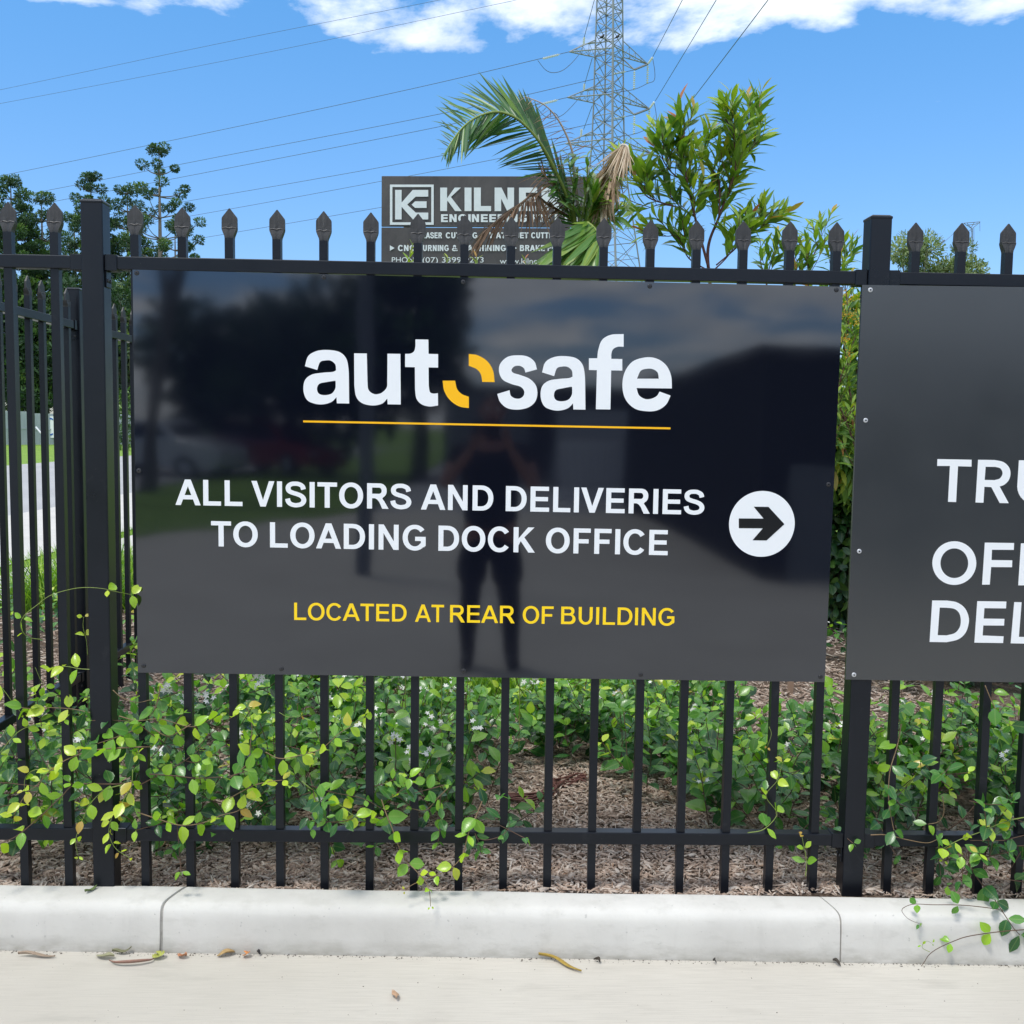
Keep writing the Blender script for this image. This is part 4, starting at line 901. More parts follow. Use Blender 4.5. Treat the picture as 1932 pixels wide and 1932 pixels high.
# leafy bulk of the vine on the fence
st = []
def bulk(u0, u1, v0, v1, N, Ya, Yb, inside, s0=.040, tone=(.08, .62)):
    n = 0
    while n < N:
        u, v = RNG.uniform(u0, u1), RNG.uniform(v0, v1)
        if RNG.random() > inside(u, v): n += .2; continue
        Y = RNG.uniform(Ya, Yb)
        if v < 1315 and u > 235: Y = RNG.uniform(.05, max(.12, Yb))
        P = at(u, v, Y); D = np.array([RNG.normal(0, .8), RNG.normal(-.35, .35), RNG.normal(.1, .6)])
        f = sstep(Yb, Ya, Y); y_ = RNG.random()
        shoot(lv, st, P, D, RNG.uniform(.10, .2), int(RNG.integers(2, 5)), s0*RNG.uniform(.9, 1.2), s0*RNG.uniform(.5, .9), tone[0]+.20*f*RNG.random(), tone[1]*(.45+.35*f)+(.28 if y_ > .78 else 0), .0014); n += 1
blob = lambda cu, cv, ru, rv_: (lambda u, v: 1. if ((u-cu)/ru)**2+((v-cv)/rv_)**2 < 1 else 0.)
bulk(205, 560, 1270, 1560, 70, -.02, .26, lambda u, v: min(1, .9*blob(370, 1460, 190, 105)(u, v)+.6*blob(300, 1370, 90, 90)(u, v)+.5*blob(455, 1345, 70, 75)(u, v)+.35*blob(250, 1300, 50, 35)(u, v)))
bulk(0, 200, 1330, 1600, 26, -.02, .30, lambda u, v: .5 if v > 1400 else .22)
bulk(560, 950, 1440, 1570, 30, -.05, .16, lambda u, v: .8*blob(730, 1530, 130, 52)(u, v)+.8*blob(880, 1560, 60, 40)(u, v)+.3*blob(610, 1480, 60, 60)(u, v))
runner(lv, cl, Z7, [(760, 1180), (790, 1270), (830, 1370), (870, 1480), (910, 1570), (980, 1640), (1050, 1720), (1075, 1790), (1082, 1880)], [-.03, -.05, -.07, -.08, -.09, -.12, -.15, -.17, -.175], .052, .50, .052, .0019, T_, .008, .72)
runner(lv, cl, Z7, [(1420, 1190), (1380, 1290), (1330, 1400), (1300, 1520), (1250, 1600), (1160, 1660), (1040, 1705), (960, 1740), (915, 1775)], [-.03, -.05, -.07, -.08, -.09, -.1, -.12, -.14, -.15], .048, .48, .048, .0019, T_, .008, .85)
runner(lv, cl, Z7, [(1200, 1100), (1130, 1170), (1050, 1250), (960, 1240)], -.03, .04, .4, .045, .0017, T_)
runner(lv, cl, Z7, [(1380, 1435), (1450, 1445), (1540, 1420), (1590, 1370), (1600, 1320)], -.05, .022, .3, .06, .0014, Bn, .018, .3)
for a, b_ in ((1110, 840), (1180, 900), (1350, 890), (1690, 770), (1660, 1600)):
    for _ in range(5): flower(cl, at(*Z6(a, b_), .06)+rv(.012), .013, np.array([0, -.9, .5])+rv(.5))
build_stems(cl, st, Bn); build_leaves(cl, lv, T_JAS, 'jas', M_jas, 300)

c2 = thing('jasmine_vine', 'jasmine vine hanging over the bottom rail and trailing down the kerb face at the right', 'vine', (1.55, 0, .12)); lv = Leaves(); st = []
runner(lv, c2, ZQ, [(1515, 400), (1530, 520), (1600, 640), (1680, 730), (1760, 850), (1850, 985), (1900, 1040)], [-.03, -.06, -.09, -.13, -.185, -.20, -.205], .050, .27, .052, .0022, Bn, .046, .25)
runner(lv, c2, ZQ, [(1745, 850), (1640, 835), (1500, 820), (1390, 815), (1250, 815), (1110, 810), (1040, 830), (1015, 860), (1050, 910), (1100, 940), (1145, 955)], -.2, .032, .35, .10, .0013, Bn, .014, .6)
runner(lv, c2, ZQ, [(2000, 998), (1800, 1012), (1650, 1030), (1500, 1055), (1400, 1090), (1290, 1140), (1220, 1190), (1180, 1250), (1150, 1290)], [-.22, -.215, -.21, -.21, -.21, -.21, -.21, -.21, -.21], .040, .35, .115, .0016, Bn, .014, .65)
runner(lv, c2, ZQ, [(1225, 1170), (1170, 1140), (1175, 1105), (1205, 1088), (1240, 1105)], -.215, .012, .6, .03, .0009, G, .008, .6)
runner(lv, c2, ZQ, [(2000, 150), (1870, 170), (1750, 205), (1600, 270), (1500, 305), (1400, 350), (1310, 410), (1330, 480)], -.07, .042, .74, .060, .0018, G, .012, .85)
runner(lv, c2, ZM, [(1010, 1230), (978, 1400), (930, 1560), (915, 1700), (920, 1850), (940, 1960), (955, 2030)], [.03, .0, -.02, -.03, -.04, -.05, -.06], .040, .40, .062, .0019, T_, .044, .35)
runner(lv, c2, ZM, [(1200, 1480), (1230, 1390), (1262, 1315), (1310, 1180), (1332, 1080)], .03, .042, .65, .05, .0014, G, .02, .92)
runner(lv, c2, ZM, [(1640, 940), (1700, 1080), (1765, 1180), (1850, 1245), (2000, 1290)], -.02, .046, .3, .075, .0016, T_, .04, .4)
runner(lv, c2, ZQ, [(780, 290), (900, 290), (1050, 325), (1200, 350), (1280, 325)], -.04, .02, .4, .15, .0018, T_, .02, .4, .3)
runner(lv, c2, ZQ, [(1320, 0), (1330, 120), (1290, 190), (1210, 210)], -.03, .02, .5, .08, .0018, T_, .03, .5, .5)
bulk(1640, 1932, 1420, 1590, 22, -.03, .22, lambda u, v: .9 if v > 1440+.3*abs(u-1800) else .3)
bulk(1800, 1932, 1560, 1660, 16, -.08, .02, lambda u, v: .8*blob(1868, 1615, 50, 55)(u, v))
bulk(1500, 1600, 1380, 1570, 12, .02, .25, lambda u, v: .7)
build_stems(c2, st, Bn); build_leaves(c2, lv, T_JAS, 'jas', M_jas, 260)
c3 = thing('jasmine_sprig', 'short jasmine sprig with lime tips on the bottom rail just left of the right post', 'jasmine', (1.05, 0, .2)); lv = Leaves(); st = []
runner(lv, c3, ZQ, [(290, 600), (298, 520), (290, 430), (275, 360), (262, 290)], -.035, .038, .40, .040, .0016, G, .014, .9)
runner(lv, c3, ZR, [(1560, 510), (1575, 560), (1550, 640)], -.02, .02, .8, .04, .001, G)
runner(lv, c3, ZR, [(1420, 1205), (1520, 1185), (1600, 1110), (1605, 1060), (1540, 960), (1615, 860), (1650, 740)], [-.03, -.03, -.03, -.02, -.02, -.02, -.02], .042, .5, .06, .0014, G, .02, .85)
build_leaves(c3, lv, T_JAS, 'jas', M_jas, 100)

# ---- thick old stems lying at the back of the bare mulch
mb = MB()
for k in range(13):
    P = []
    for j_, (u, v) in enumerate([Z7(1560, 1165), Z7(1750, 1155), Z7(1900, 1090), ZR(150, 890), ZR(290, 850), ZR(360, 830)]):
        P.append(atz(u, v+RNG.normal(0, 4), .13+.03*RNG.random())+np.array([0, RNG.normal(0, .02), 0]))
    mb.tube(catmull(P, 6), .0035, 5)
o = mb.build('woody_runners', M_stem_r, smooth=True); _props(o, 'twisted reddish brown jasmine stems lying bare behind the open mulch', 'stems')

# ---- grass
def grass(label, zones, name='grass'):
    Vs = Leaves()
    for (x0, x1, y0, y1, N, L0, L1) in zones:
        for _ in range(N):
            x, y = RNG.uniform(x0, x1), RNG.uniform(y0, y1)
            Vs.add((x, y, (.10 if y < 4.9 else .05)), np.array([RNG.normal(0, .35), RNG.normal(0, .35), 1.]), np.array([RNG.normal(), RNG.normal(), .3]), RNG.uniform(L0, L1), RNG.uniform(.6, 1.4), RNG.random()*.9, 0)
    M, p, t, k = Vs.arr(); V, F, UV = T_BLADE[0]; a = instances(V, F, M, p, t, UV)
    link(name, fastmesh(name, a[0], a[1], M_grass, True, a[2], a[3]), kind='stuff', label=label)
grass('tall bright green grass between the garden bed and the footpath at the left', [(-3.75, -1.8, 4.75, 6.3, 6500, .2, .5), (-3.75, -1.8, 6.3, 9.5, 5000, .12, .3), (-5.05, -4.78, 4.9, 14, 2600, .05, .12)])
grass('long green grass growing at the back of the bed below the arrow sign', [(-.35, .95, 2.0, 3.2, 4200, .14, .36), (-1.3, -.3, 2.4, 3.3, 700, .15, .3), (.2, .6, 1.75, 2.0, 160, .08, .2)])
# ================================================================== narrow-leaved shrub
Z3 = lambda a, b: ((2000+a/2.14667)/1.79710, (200+b/2.14667)/1.79710)
Z2 = ZK
def twig_leaves(lv, P, D, L, n, s0, s1, tone0, tone1, spread=.75):
    P = np.array(P, float); D = norm(np.array(D, float)); pts = [P.copy()]; ang = RNG.uniform(0, 6)
    for i in range(n):
        D = norm(D+rv(.07)+np.array([0, 0, .05])); P = P+D*L/n; pts.append(P.copy()); f = (i+1)/n; ang += 2.4
        a = norm(np.cross(D, [.3, .1, 1])); b_ = np.cross(D, a); s_ = a*math.cos(ang)+b_*math.sin(ang); d = s_*spread+D*(.75+.5*f)
        lv.add(P, d, D*.6-s_*.2+UP*.3+np.array([0, -.3, 0])+rv(.15), (s0+(s1-s0)*f)*RNG.uniform(.8, 1.15), RNG.uniform(.85, 1.2), tone0+(tone1-tone0)*f**2+RNG.normal(0, .06), int(RNG.integers(2)))
    return pts
def narrow_shrub(label, limbs, Y, base, s=.125, tips=None, n_ind=300, dens=.075, m=M_shrub, side=.33, group=None):
    t = thing('narrow_leaf_shrub', label, 'shrub', base, group); lv = Leaves(); mb = MB()
    for conv, pts, r, dy, hi in limbs:
        P = catmull([at(*conv(a, b), Y+dy*i/(len(pts)-1)) for i, (a, b) in enumerate(pts)], 7)
        tb = MB(); tb.tube(P, list(np.linspace(r, .0025, len(P))), 6); tb.build('limb', M_stem_r, t, smooth=True)
        Q = resample(P, dens); n = len(Q)
        for i in range(1, n):
            f = i/n
            if f < hi[0]: continue
            T = norm(Q[i]-Q[i-1]); 
            for _ in range(1 if RNG.random() < .75 else 2):
                a = RNG.uniform(0, 2*PI); d = np.array([math.cos(a)*.8, math.sin(a)*.7, .55])+T*.8
                tp = twig_leaves(lv, Q[i], d, side*RNG.uniform(.5, 1.05)*(1.05-.5*f), int(RNG.integers(5, 9)), s*.95, s*.62, .3+.3*RNG.random(), .62+.36*RNG.random()*hi[1]); mb.tube(tp, .0022, 4, cap=False)
        tp = twig_leaves(lv, Q[-1], norm(Q[-1]-Q[-2]), side*.6, 8, s, s*.6, .45, .95, .5); mb.tube(tp, .002, 4, cap=False)
    mb.build('twigs', M_stem_r, t)['kind'] = 'stuff'; build_leaves(t, lv, T_NAR, 'nar', m, n_ind); return t
YS1 = 3.1
narrow_shrub('tall narrow leaved shrub with reddish stems and lime tips right of the palm', [
    (Z3, [(880, 1700), (860, 1380), (940, 1150), (1010, 950), (1070, 740), (1130, 560), (1190, 400)], .011, .15, (.28, 1)),
    (Z3, [(870, 1540), (770, 1170), (710, 900), (680, 680), (690, 520)], .009, -.1, (.3, 1)),
    (Z3, [(940, 1150), (940, 900), (850, 740), (840, 640)], .006, .1, (.1, 1)),
    (Z3, [(1010, 950), (1060, 800), (1050, 600), (1040, 470)], .006, -.1, (.1, 1)),
    (Z3, [(760, 1140), (640, 1080), (520, 1060), (440, 1080)], .006, .1, (.1, .8)),
    (Z3, [(700, 900), (600, 830), (540, 750), (520, 690)], .005, -.1, (.1, 1)),
    (Z3, [(640, 1080), (430, 1010), (340, 900), (300, 860)], .005, .0, (.3, 1)),
    (Z3, [(920, 1500), (1060, 1380), (1180, 1250), (1290, 1200)], .005, .05, (.25, 1)),
    (Z3, [(860, 1540), (720, 1450), (640, 1300), (560, 1290)], .005, .05, (.2, .3)),
    (Z3, [(900, 1540), (1000, 1440), (1080, 1320)], .005, -.05, (.2, .3)),
    (Z3, [(1070, 740), (1150, 690), (1200, 600)], .004, .05, (.1, .6)), ], YS1, tuple(at(1345, 1180, YS1)*[1, 1, 0]+[0, 0, .1]), .185, dens=.040, side=.25)
Z4 = lambda a, b: ((2700+a/2.5026)/1.79710, (600+b/2.5026)/1.79710)
YS2 = 3.6
narrow_shrub('lower narrow leaved shrub with orange tips showing above the rail beside the right post', [
    (Z3, [(1600, 1750), (1590, 1560), (1640, 1400), (1690, 1280)], .006, .1, (.15, 1)),
    (Z3, [(1280, 1700), (1300, 1550), (1330, 1440)], .006, .1, (.1, .4)),
    (Z3, [(1500, 1700), (1480, 1560), (1440, 1450)], .005, .1, (.1, .4)),
    (Z3, [(1750, 1700), (1800, 1560), (1850, 1470)], .005, .1, (.1, .4)), ], YS2, tuple(at(1500, 1180, YS2)*[1, 1, 0]+[0, 0, .1]), .15, dens=.045, side=.28, n_ind=200)
# shrub with orange blossoms in the gap between the two signs
YS3 = 3.3
t = narrow_shrub('shrub with small orange blossoms seen in the slot between the two signs', [
    ((lambda a, b: (a, b)), [(1665, 1180), (1650, 1000), (1630, 850), (1600, 720), (1600, 600), (1594, 530)], .012, .2, (.35, .8)),
    ((lambda a, b: (a, b)), [(1640, 950), (1615, 850), (1590, 780), (1570, 740)], .006, .1, (.1, .6)),
    ((lambda a, b: (a, b)), [(1560, 900), (1580, 740), (1612, 640)], .006, .1, (.1, .6)), ], YS3, tuple(at(1600, 1180, YS3)*[1, 1, 0]+[0, 0, .1]), .12, dens=.07, side=.30, n_ind=160)
for u, v in ((1592, 551), (1606, 561), (1587, 575), (1611, 588), (1590, 592), (1603, 596), (1612, 607), (1589, 638), (1597, 640), (1602, 668)):
    mb = MB(); c = at(u, v, YS3-.22)
    for _ in range(26):
        p = c+rv(.014); d = rv(1.); d /= np.linalg.norm(d); a = np.cross(d, [1, .2, .3]); mb.add([p, p+d*.012+a*.004, p+d*.012-a*.004], [(0, 1, 2)])
    mb.build('blossom', M_yflower, t)
# dark hedge bush below it
def bush(name, label, cat, c, rx, ry, z0, z1, N, s, m, tset=T_JAS, tid='hdg', n_ind=250, group=None, tones=(.15, .8), up=.5):
    t = thing(name, label, cat, (c[0], c[1], z0), group); lv = Leaves(); mb = MB()
    for _ in range(10):
        e = np.array([c[0]+RNG.normal(0, rx*.4), c[1]+RNG.normal(0, ry*.4), z0+(z1-z0)*RNG.uniform(.5, .9)]); mb.tube(catmull([(c[0], c[1], z0-.05), (c[0]+(e[0]-c[0])*.4, c[1]+(e[1]-c[1])*.4, z0+(e[2]-z0)*.5), tuple(e)], 4), [.012]*8+[.004], 5)
    mb.build('branches', M_stem_b, t)
    for _ in range(N):
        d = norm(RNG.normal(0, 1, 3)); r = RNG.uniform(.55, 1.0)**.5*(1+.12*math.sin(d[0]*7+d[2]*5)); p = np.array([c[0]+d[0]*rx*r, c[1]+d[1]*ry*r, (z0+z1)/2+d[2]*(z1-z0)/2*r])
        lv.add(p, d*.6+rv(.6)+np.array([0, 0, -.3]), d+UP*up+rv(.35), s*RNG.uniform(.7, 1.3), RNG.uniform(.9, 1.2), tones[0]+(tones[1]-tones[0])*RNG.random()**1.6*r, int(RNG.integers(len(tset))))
    build_leaves(t, lv, tset, tid, m, n_ind); return t
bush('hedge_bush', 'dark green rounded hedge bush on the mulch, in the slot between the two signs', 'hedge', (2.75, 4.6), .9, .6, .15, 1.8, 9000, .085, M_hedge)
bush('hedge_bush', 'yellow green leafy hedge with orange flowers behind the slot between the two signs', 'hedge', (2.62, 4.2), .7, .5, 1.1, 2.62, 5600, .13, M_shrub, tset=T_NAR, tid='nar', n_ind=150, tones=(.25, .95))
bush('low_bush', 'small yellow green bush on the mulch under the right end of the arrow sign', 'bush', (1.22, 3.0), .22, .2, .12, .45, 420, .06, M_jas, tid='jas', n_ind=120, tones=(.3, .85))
mb = MB(); P = at(1492, 1322, 2.5); mb.box(P[0]-.014, P[0]+.014, 2.5, 2.53, .1, P[2]+.11); o = mb.build('timber_stake', simple('weathered_timber', (.30, .20, .14), .9, var=.3)); _props(o, 'short brown timber stake in the mulch under the right end of the arrow sign', 'stake'); bevel(o, .002, 1)
# little lime shoots poking over the top rail in front of the company board
for i, (a, b_, h, lab) in enumerate(((395, 1480, 160, 'lime leafy shoot above the rail between the seventh and eighth pickets from the left post'), (668, 1490, 50, 'tiny lime shoot above the rail under the board phone number'), (880, 1490, 55, 'tiny lime shoot above the rail at the end of the phone number'), (1255, 1495, 50, 'tiny lime shoot above the rail under the web address'))):
    P = at(*Z2(a, b_+60), .9); t = thing('leafy_shoot', lab, 'shoot', tuple(P), 'lime shoots over the top rail'); lv = Leaves(); top = at(*Z2(a+20, b_-h), .9)
    L = top[2]-P[2]; pts = twig_leaves(lv, P, (.1, 0, 1), L*.92, 9 if h > 100 else 5, .05, .03, .7, .9, .8); mb = MB(); mb.tube([(P[0], P[1], .3)]+pts, .002, 4); mb.build('stem', M_stem_g, t); build_leaves(t, lv, T_NAR, 'nar', M_shrub, 30)

# ================================================================== palm
YP = 2.6
palm = thing('palm', 'young palm with green arching fronds and dead brown fronds beside the company board', 'palm', tuple(at(1120, 1190, YP)*[1, 1, 0]+[0, 0, .1]))
def strip_leaf(tsegs=6, w=.5):
    ts = np.linspace(0, 1, tsegs); hw = [.16*w, .5*w, .56*w, .5*w, .32*w, .0]
    return leaf_tmpl(list(zip(ts, hw)), .35, .0)
T_PALM = [leaf_tmpl([(0, .010), (.15, .024), (.45, .027), (.75, .018), (1, 0)], .5, d) for d in (.0, .06, .13)]
def frond(conv, pts, Y, tgt_up, tgt_dn, r, m, name, spacing=.022, tone=(.2, .6), jit=.10, w=1., ends=(0, 1), ms=M_stem_g, n_ind=120):
    """rachis along pts; tgt_up/tgt_dn: (f, tip pixel) control tips for the leaflets on either side"""
    Ys = list(np.linspace(Y[0], Y[1], len(pts))); P = catmull([at(*conv(a, b), y) for (a, b), y in zip(pts, Ys)], 10)
    mb = MB(); mb.tube(P, list(np.linspace(r, r*.25, len(P))), 6); ro = mb.build(name, ms, palm, smooth=True)
    Q = resample(P, spacing); n = len(Q); lv = Leaves()
    for tg, side in ((tgt_up, 1), (tgt_dn, -1)):
        if not tg: continue
        fs = [a[0] for a in tg]; us = [conv(a[1], a[2])[0] for a in tg]; vs_ = [conv(a[1], a[2])[1] for a in tg]
        for i in range(n):
            f = i/(n-1)
            if f < fs[0] or f > fs[-1]: continue
            u, v = np.interp(f, fs, us), np.interp(f, fs, vs_); dep = Q[i][1]+side*.10+RNG.normal(0, jit)
            tip = at(u+RNG.normal(0, 7), v+RNG.normal(0, 7), dep); d = tip-Q[i]; L = np.linalg.norm(d)*RNG.uniform(.92, 1.06)
            lv.add(Q[i], d+np.array([0, 0, .05*L]), np.array([0, -.7, .7])*1.+rv(.25), L, w*RNG.uniform(.8, 1.2)*min(1, .45/max(L, .2)), tone[0]+(tone[1]-tone[0])*RNG.random(), int(RNG.integers(3)))
    if lv.p: return ro, lv
    return ro, None
def put(ro, lv, m, tid, n=110): build_leaves(ro, lv, T_PALM, tid, m, n, 'leaflet', 'leaflets')
# big green frond
ro, lv = frond(Z2, [(1640, 1300), (1590, 1130), (1530, 950), (1440, 760), (1340, 590), (1220, 460), (1120, 402), (1020, 386), (900, 420), (800, 490), (720, 590), (660, 690)], (YP, YP-.7),
    [(.10, 1500, 860), (.25, 1330, 520), (.34, 1260, 260), (.42, 1150, 200), (.50, 1000, 105), (.57, 870, 130), (.64, 750, 200), (.70, 660, 270), (.76, 630, 320), (.82, 612, 380), (.88, 606, 460), (.94, 608, 560), (1, 625, 720)],
    [(.16, 1420, 930), (.22, 1290, 880), (.29, 1190, 830), (.35, 1090, 800), (.41, 1040, 720), (.47, 930, 620), (.54, 850, 640), (.60, 810, 680), (.68, 830, 650), (.76, 780, 690), (.84, 720, 740), (.92, 680, 745), (1, 650, 745)], .011, M_palm, 'frond', .018, (.2, .75), .03, 1.3)
put(ro, lv, M_palm, 'palm', 280)
# upright green spear fronds of the crown
for pts, up_, dn_, tone in (
    ([(1630, 1260), (1670, 1100), (1690, 950), (1700, 820), (1700, 700)], [(.1, 1720, 1120), (.4, 1745, 930), (.7, 1730, 800), (1, 1705, 660)], [(.1, 1600, 1130), (.4, 1590, 960), (.7, 1640, 800), (1, 1690, 670)], (.4, .85)),
    ([(1640, 1280), (1600, 1100), (1600, 950), (1570, 800), (1560, 700)], [(.15, 1640, 1080), (.5, 1640, 900), (1, 1620, 650)], [(.15, 1540, 1130), (.5, 1530, 960), (1, 1540, 720)], (.3, .7)),
    ([(1660, 1300), (1720, 1120), (1780, 1000), (1850, 900), (1932, 830)], [(.1, 1700, 1000), (.5, 1800, 850), (1, 1960, 780)], [(.1, 1800, 1160), (.5, 1900, 1050), (1, 1990, 900)], (.6, .95)),
    ([(1700, 1300), (1800, 1200), (1900, 1110), (1980, 1060)], [(.1, 1760, 1120), (1, 2000, 1000)], [(.1, 1850, 1260), (1, 2020, 1110)], (.6, .95)),
    ([(1660, 1290), (1710, 1150), (1740, 1050), (1750, 930)], [(.1, 1680, 1030), (.5, 1700, 860), (1, 1740, 800)], [(.1, 1790, 1080), (.5, 1810, 930), (1, 1770, 820)], (.55, .95)),
    ([(1680, 1300), (1740, 1190), (1840, 1150), (1930, 1150)], [(.1, 1740, 1060), (1, 2010, 1100)], [(.1, 1780, 1290), (1, 2010, 1210)], (.6, .98)),
    ([(1620, 1250), (1560, 1120), (1500, 1000), (1470, 900)], [(.1, 1570, 1030), (1, 1440, 800)], [(.1, 1500, 1150), (1, 1400, 930)], (.2, .6))):
    ro, lv = frond(Z2, pts, (YP, YP-.2), up_, dn_, .007, M_palm, 'frond', .019, (tone[0]+.12, min(1, tone[1]+.1)), .08, 2.5); put(ro, lv, M_palm, 'palm', 60)
# folded green fan hanging towards the lower left
ro, lv = frond(Z2, [(1700, 1190), (1740, 1220), (1770, 1260), (1785, 1330)], (YP-.25, YP-.35), [(0, 1620, 1190), (.15, 1560, 1275), (.4, 1320, 1480), (.75, 1400, 1530), (1, 1600, 1560)], [(0, 1640, 1210), (.3, 1350, 1520), (.6, 1500, 1540), (1, 1740, 1560)], .008, M_palm, 'frond', .003, (.55, .98), .03, 2.6); put(ro, lv, M_palm, 'palm', 100)
# dead fronds
ro, lv = frond(Z2, [(1640, 1180), (1620, 980), (1600, 820), (1590, 680), (1540, 540), (1470, 420), (1380, 330), (1250, 275)], (YP, YP-.2), [(.2, 1800, 980), (.5, 1700, 620), (.7, 1560, 480), (1, 1180, 300)],
    [(.08, 1400, 1250), (.2, 1330, 1050), (.3, 1320, 900), (.45, 1380, 760), (.55, 1390, 660), (.65, 1390, 560), (.75, 1330, 480), (.85, 1300, 400), (.93, 1260, 350), (1, 1210, 330)], .010, M_dead, 'dead_frond', .021, (.1, .6), .06, .55, ms=simple('dead_rachis', (.45, .36, .27), .8, var=.3)); put(ro, lv, M_dead, 'dead', 140)
Mdr = simple('brown_rachis', (.16, .10, .06), .8, var=.3)
ro, lv = frond(Z2, [(1600, 1180), (1500, 1110), (1400, 1050), (1310, 985), (1230, 1040), (1080, 1150), (950, 1260), (880, 1360)], (YP, YP-.5), [(.40, 1240, 1080), (.55, 1030, 1190), (.7, 900, 1290), (.85, 860, 1380), (1, 850, 1440)],
    [(.3, 1420, 1290), (.4, 1340, 1260), (.5, 1200, 1240), (.6, 1010, 1330), (.8, 890, 1420), (1, 860, 1450)], .009, M_dead, 'dead_frond', .012, (.0, .5), .04, .75, ms=Mdr); put(ro, lv, M_dead, 'dead', 140)
ro, lv = frond(Z2, [(1600, 1150), (1520, 1000), (1430, 900), (1370, 830)], (YP, YP-.3), [(.2, 1430, 800), (1, 1330, 740)], [(.1, 1440, 1290), (.4, 1320, 1200), (1, 1240, 900)], .006, M_dead, 'dead_frond', .020, (.05, .5), .06, .5, ms=Mdr); put(ro, lv, M_dead, 'dead', 60)
# pale dead frond bent over at the right
ro, lv = frond(Z3, [(40, 1250), (60, 1100), (110, 940), (170, 800), (215, 690), (230, 630)], (YP, YP-.2), [(.35, 10, 1270), (.5, 0, 1180), (.65, -20, 1080), (.8, 0, 960), (.92, 40, 860), (1, 70, 800)],
    [(.35, 100, 1260), (.5, 130, 1200), (.75, 160, 1080), (.9, 230, 920), (1, 290, 800)], .012, M_dead, 'dead_frond', .0042, (.40, 1.), .06, 1.0, ms=simple('dark_rachis', (.07, .05, .04), .9)); put(ro, lv, M_dead, 'dead', 200)
ro, lv = frond(Z3, [(225, 640), (245, 625), (275, 640), (290, 700)], (YP-.2, YP-.3), [(0, 60, 800), (.5, 160, 860), (1, 280, 850)], [(0, 130, 850), (.5, 220, 860), (1, 305, 800)], .010, M_dead, 'dead_frond', .0035, (.6, 1.), .05, .6, ms=simple('pale_rachis', (.55, .48, .40), .9)); put(ro, lv, M_dead, 'dead', 100)
# trunk, sheaths, hidden lower part
mb = MB(); b0 = np.array(ORG[palm.name]); tp = at(*Z2(1650, 1290), YP); mb.tube(catmull([tuple(b0+[0, 0, -.1]), tuple(b0*[1, 1, 0]+[0, 0, .7]), tuple(tp)], 6), [.07]*6+list(np.linspace(.065, .03, 7)), 10); mb.build('trunk', simple('ringed_palm_trunk', (.12, .13, .07), .8, var=.4, sc=14), palm, smooth=True)
# ================================================================== transmission tower and lines
DT = 100.0
Z8 = lambda a, b: (945.97+a/4.9600, b/4.9600)
M_galv = simple('galvanised_steel', (.24, .26, .28), .6, .2, var=.25, sc=.5); M_galvd = simple('dark_steel', (.15, .165, .19), .7, .1)
M_wire = simple('conductor_wire', (.07, .085, .11), .6); M_ins = simple('pale_insulator', (.62, .66, .68), .3)
tw = thing('transmission_tower', 'tall galvanised lattice power pylon rising behind the palm and the shrub', 'pylon', tuple(at(1140, 810, DT)*[1, 1, 0]))
def tb(name, pts, r, parent=tw, m=M_galv, n=4):
    mb = MB(); mb.tube(pts, r, n); return mb.build(name, m, parent)
def zat(v): return at(1148, v, DT)[2]
cx = lambda v: at(1149.3+(v-100)*.0035*-1, v, DT)[0]
# half diagonal of the square body in metres as a function of photo row
hd = lambda v: np.interp(v, [-60, 0, 110, 195, 280, 330, 520, 810], [1.22, 1.28, 1.42, 1.50, 1.66, 1.9, 3.6, 6.2])
rows = [-75, -50, -25, 0, 20, 42, 66, 90, 110, 138, 166, 195, 222, 251, 280, 312, 352, 400, 455, 515, 600, 700, 805]
ax0 = at(1149.5, 100, DT); axb = at(1146, 300, DT)
def corner(v, k):
    x = np.interp(v, [0, 300, 810], [at(1150.5, 0, DT)[0], at(1147, 300, DT)[0], at(1140, 810, DT)[0]]); z = zat(v); h = hd(v); a = math.radians(8)
    dx, dy = [(-1, 0), (0, -1), (1, 0), (0, 1)][k]
    return np.array([x+h*(dx*math.cos(a)-dy*math.sin(a)), DT+h*(dx*math.sin(a)+dy*math.cos(a)), z])
for k in range(4): tb('leg', [corner(v, k) for v in rows], .11 if k == 1 else .075, m=M_galv)
for i, (a, b_) in enumerate(zip(rows[:-1], rows[1:])):
    for k in range(4):
        k2 = (k+1) % 4; mat_ = M_galvd if k in (2, 3) else M_galv  # rear faces take the darker steel, their shade put into the colour
        tb('brace', [corner(a, k), corner(b_, k2)], .038, m=mat_); tb('brace', [corner(a, k2), corner(b_, k)], .038, m=mat_)
        if i % 2 == 0: tb('brace', [corner(a, k), corner(a, k2)], .04, m=mat_)
        if b_ > 300:
            m1 = (corner(a, k)+corner(b_, k))/2; m2 = (corner(a, k2)+corner(b_, k2))/2; c = (corner(a, k)+corner(b_, k2)+corner(a, k2)+corner(b_, k))/4; tb('brace', [m1, c], .03, m=mat_); tb('brace', [m2, c], .03, m=mat_)
def arm(tip, lows, highs, n=4):
    tip = np.array(tip)
    for p in lows: tb('arm_chord', [p, tip], .06)
    for p in highs: tb('arm_chord', [p, tip], .05)
    for i in range(1, n):
        f = i/n; L = [p+(tip-p)*f for p in lows]; Hh = [p+(tip-p)*f for p in highs]; L0 = [p+(tip-p)*(i-1)/n for p in lows]
        for a, b_ in zip(L, Hh): tb('arm_brace', [a, b_], .025)
        for a, b_ in zip(L0, Hh): tb('arm_brace', [a, b_], .025)
        if len(L) > 1: tb('arm_brace', [L[0], L[1]], .025); tb('arm_brace', [L0[0], L[1]], .025)
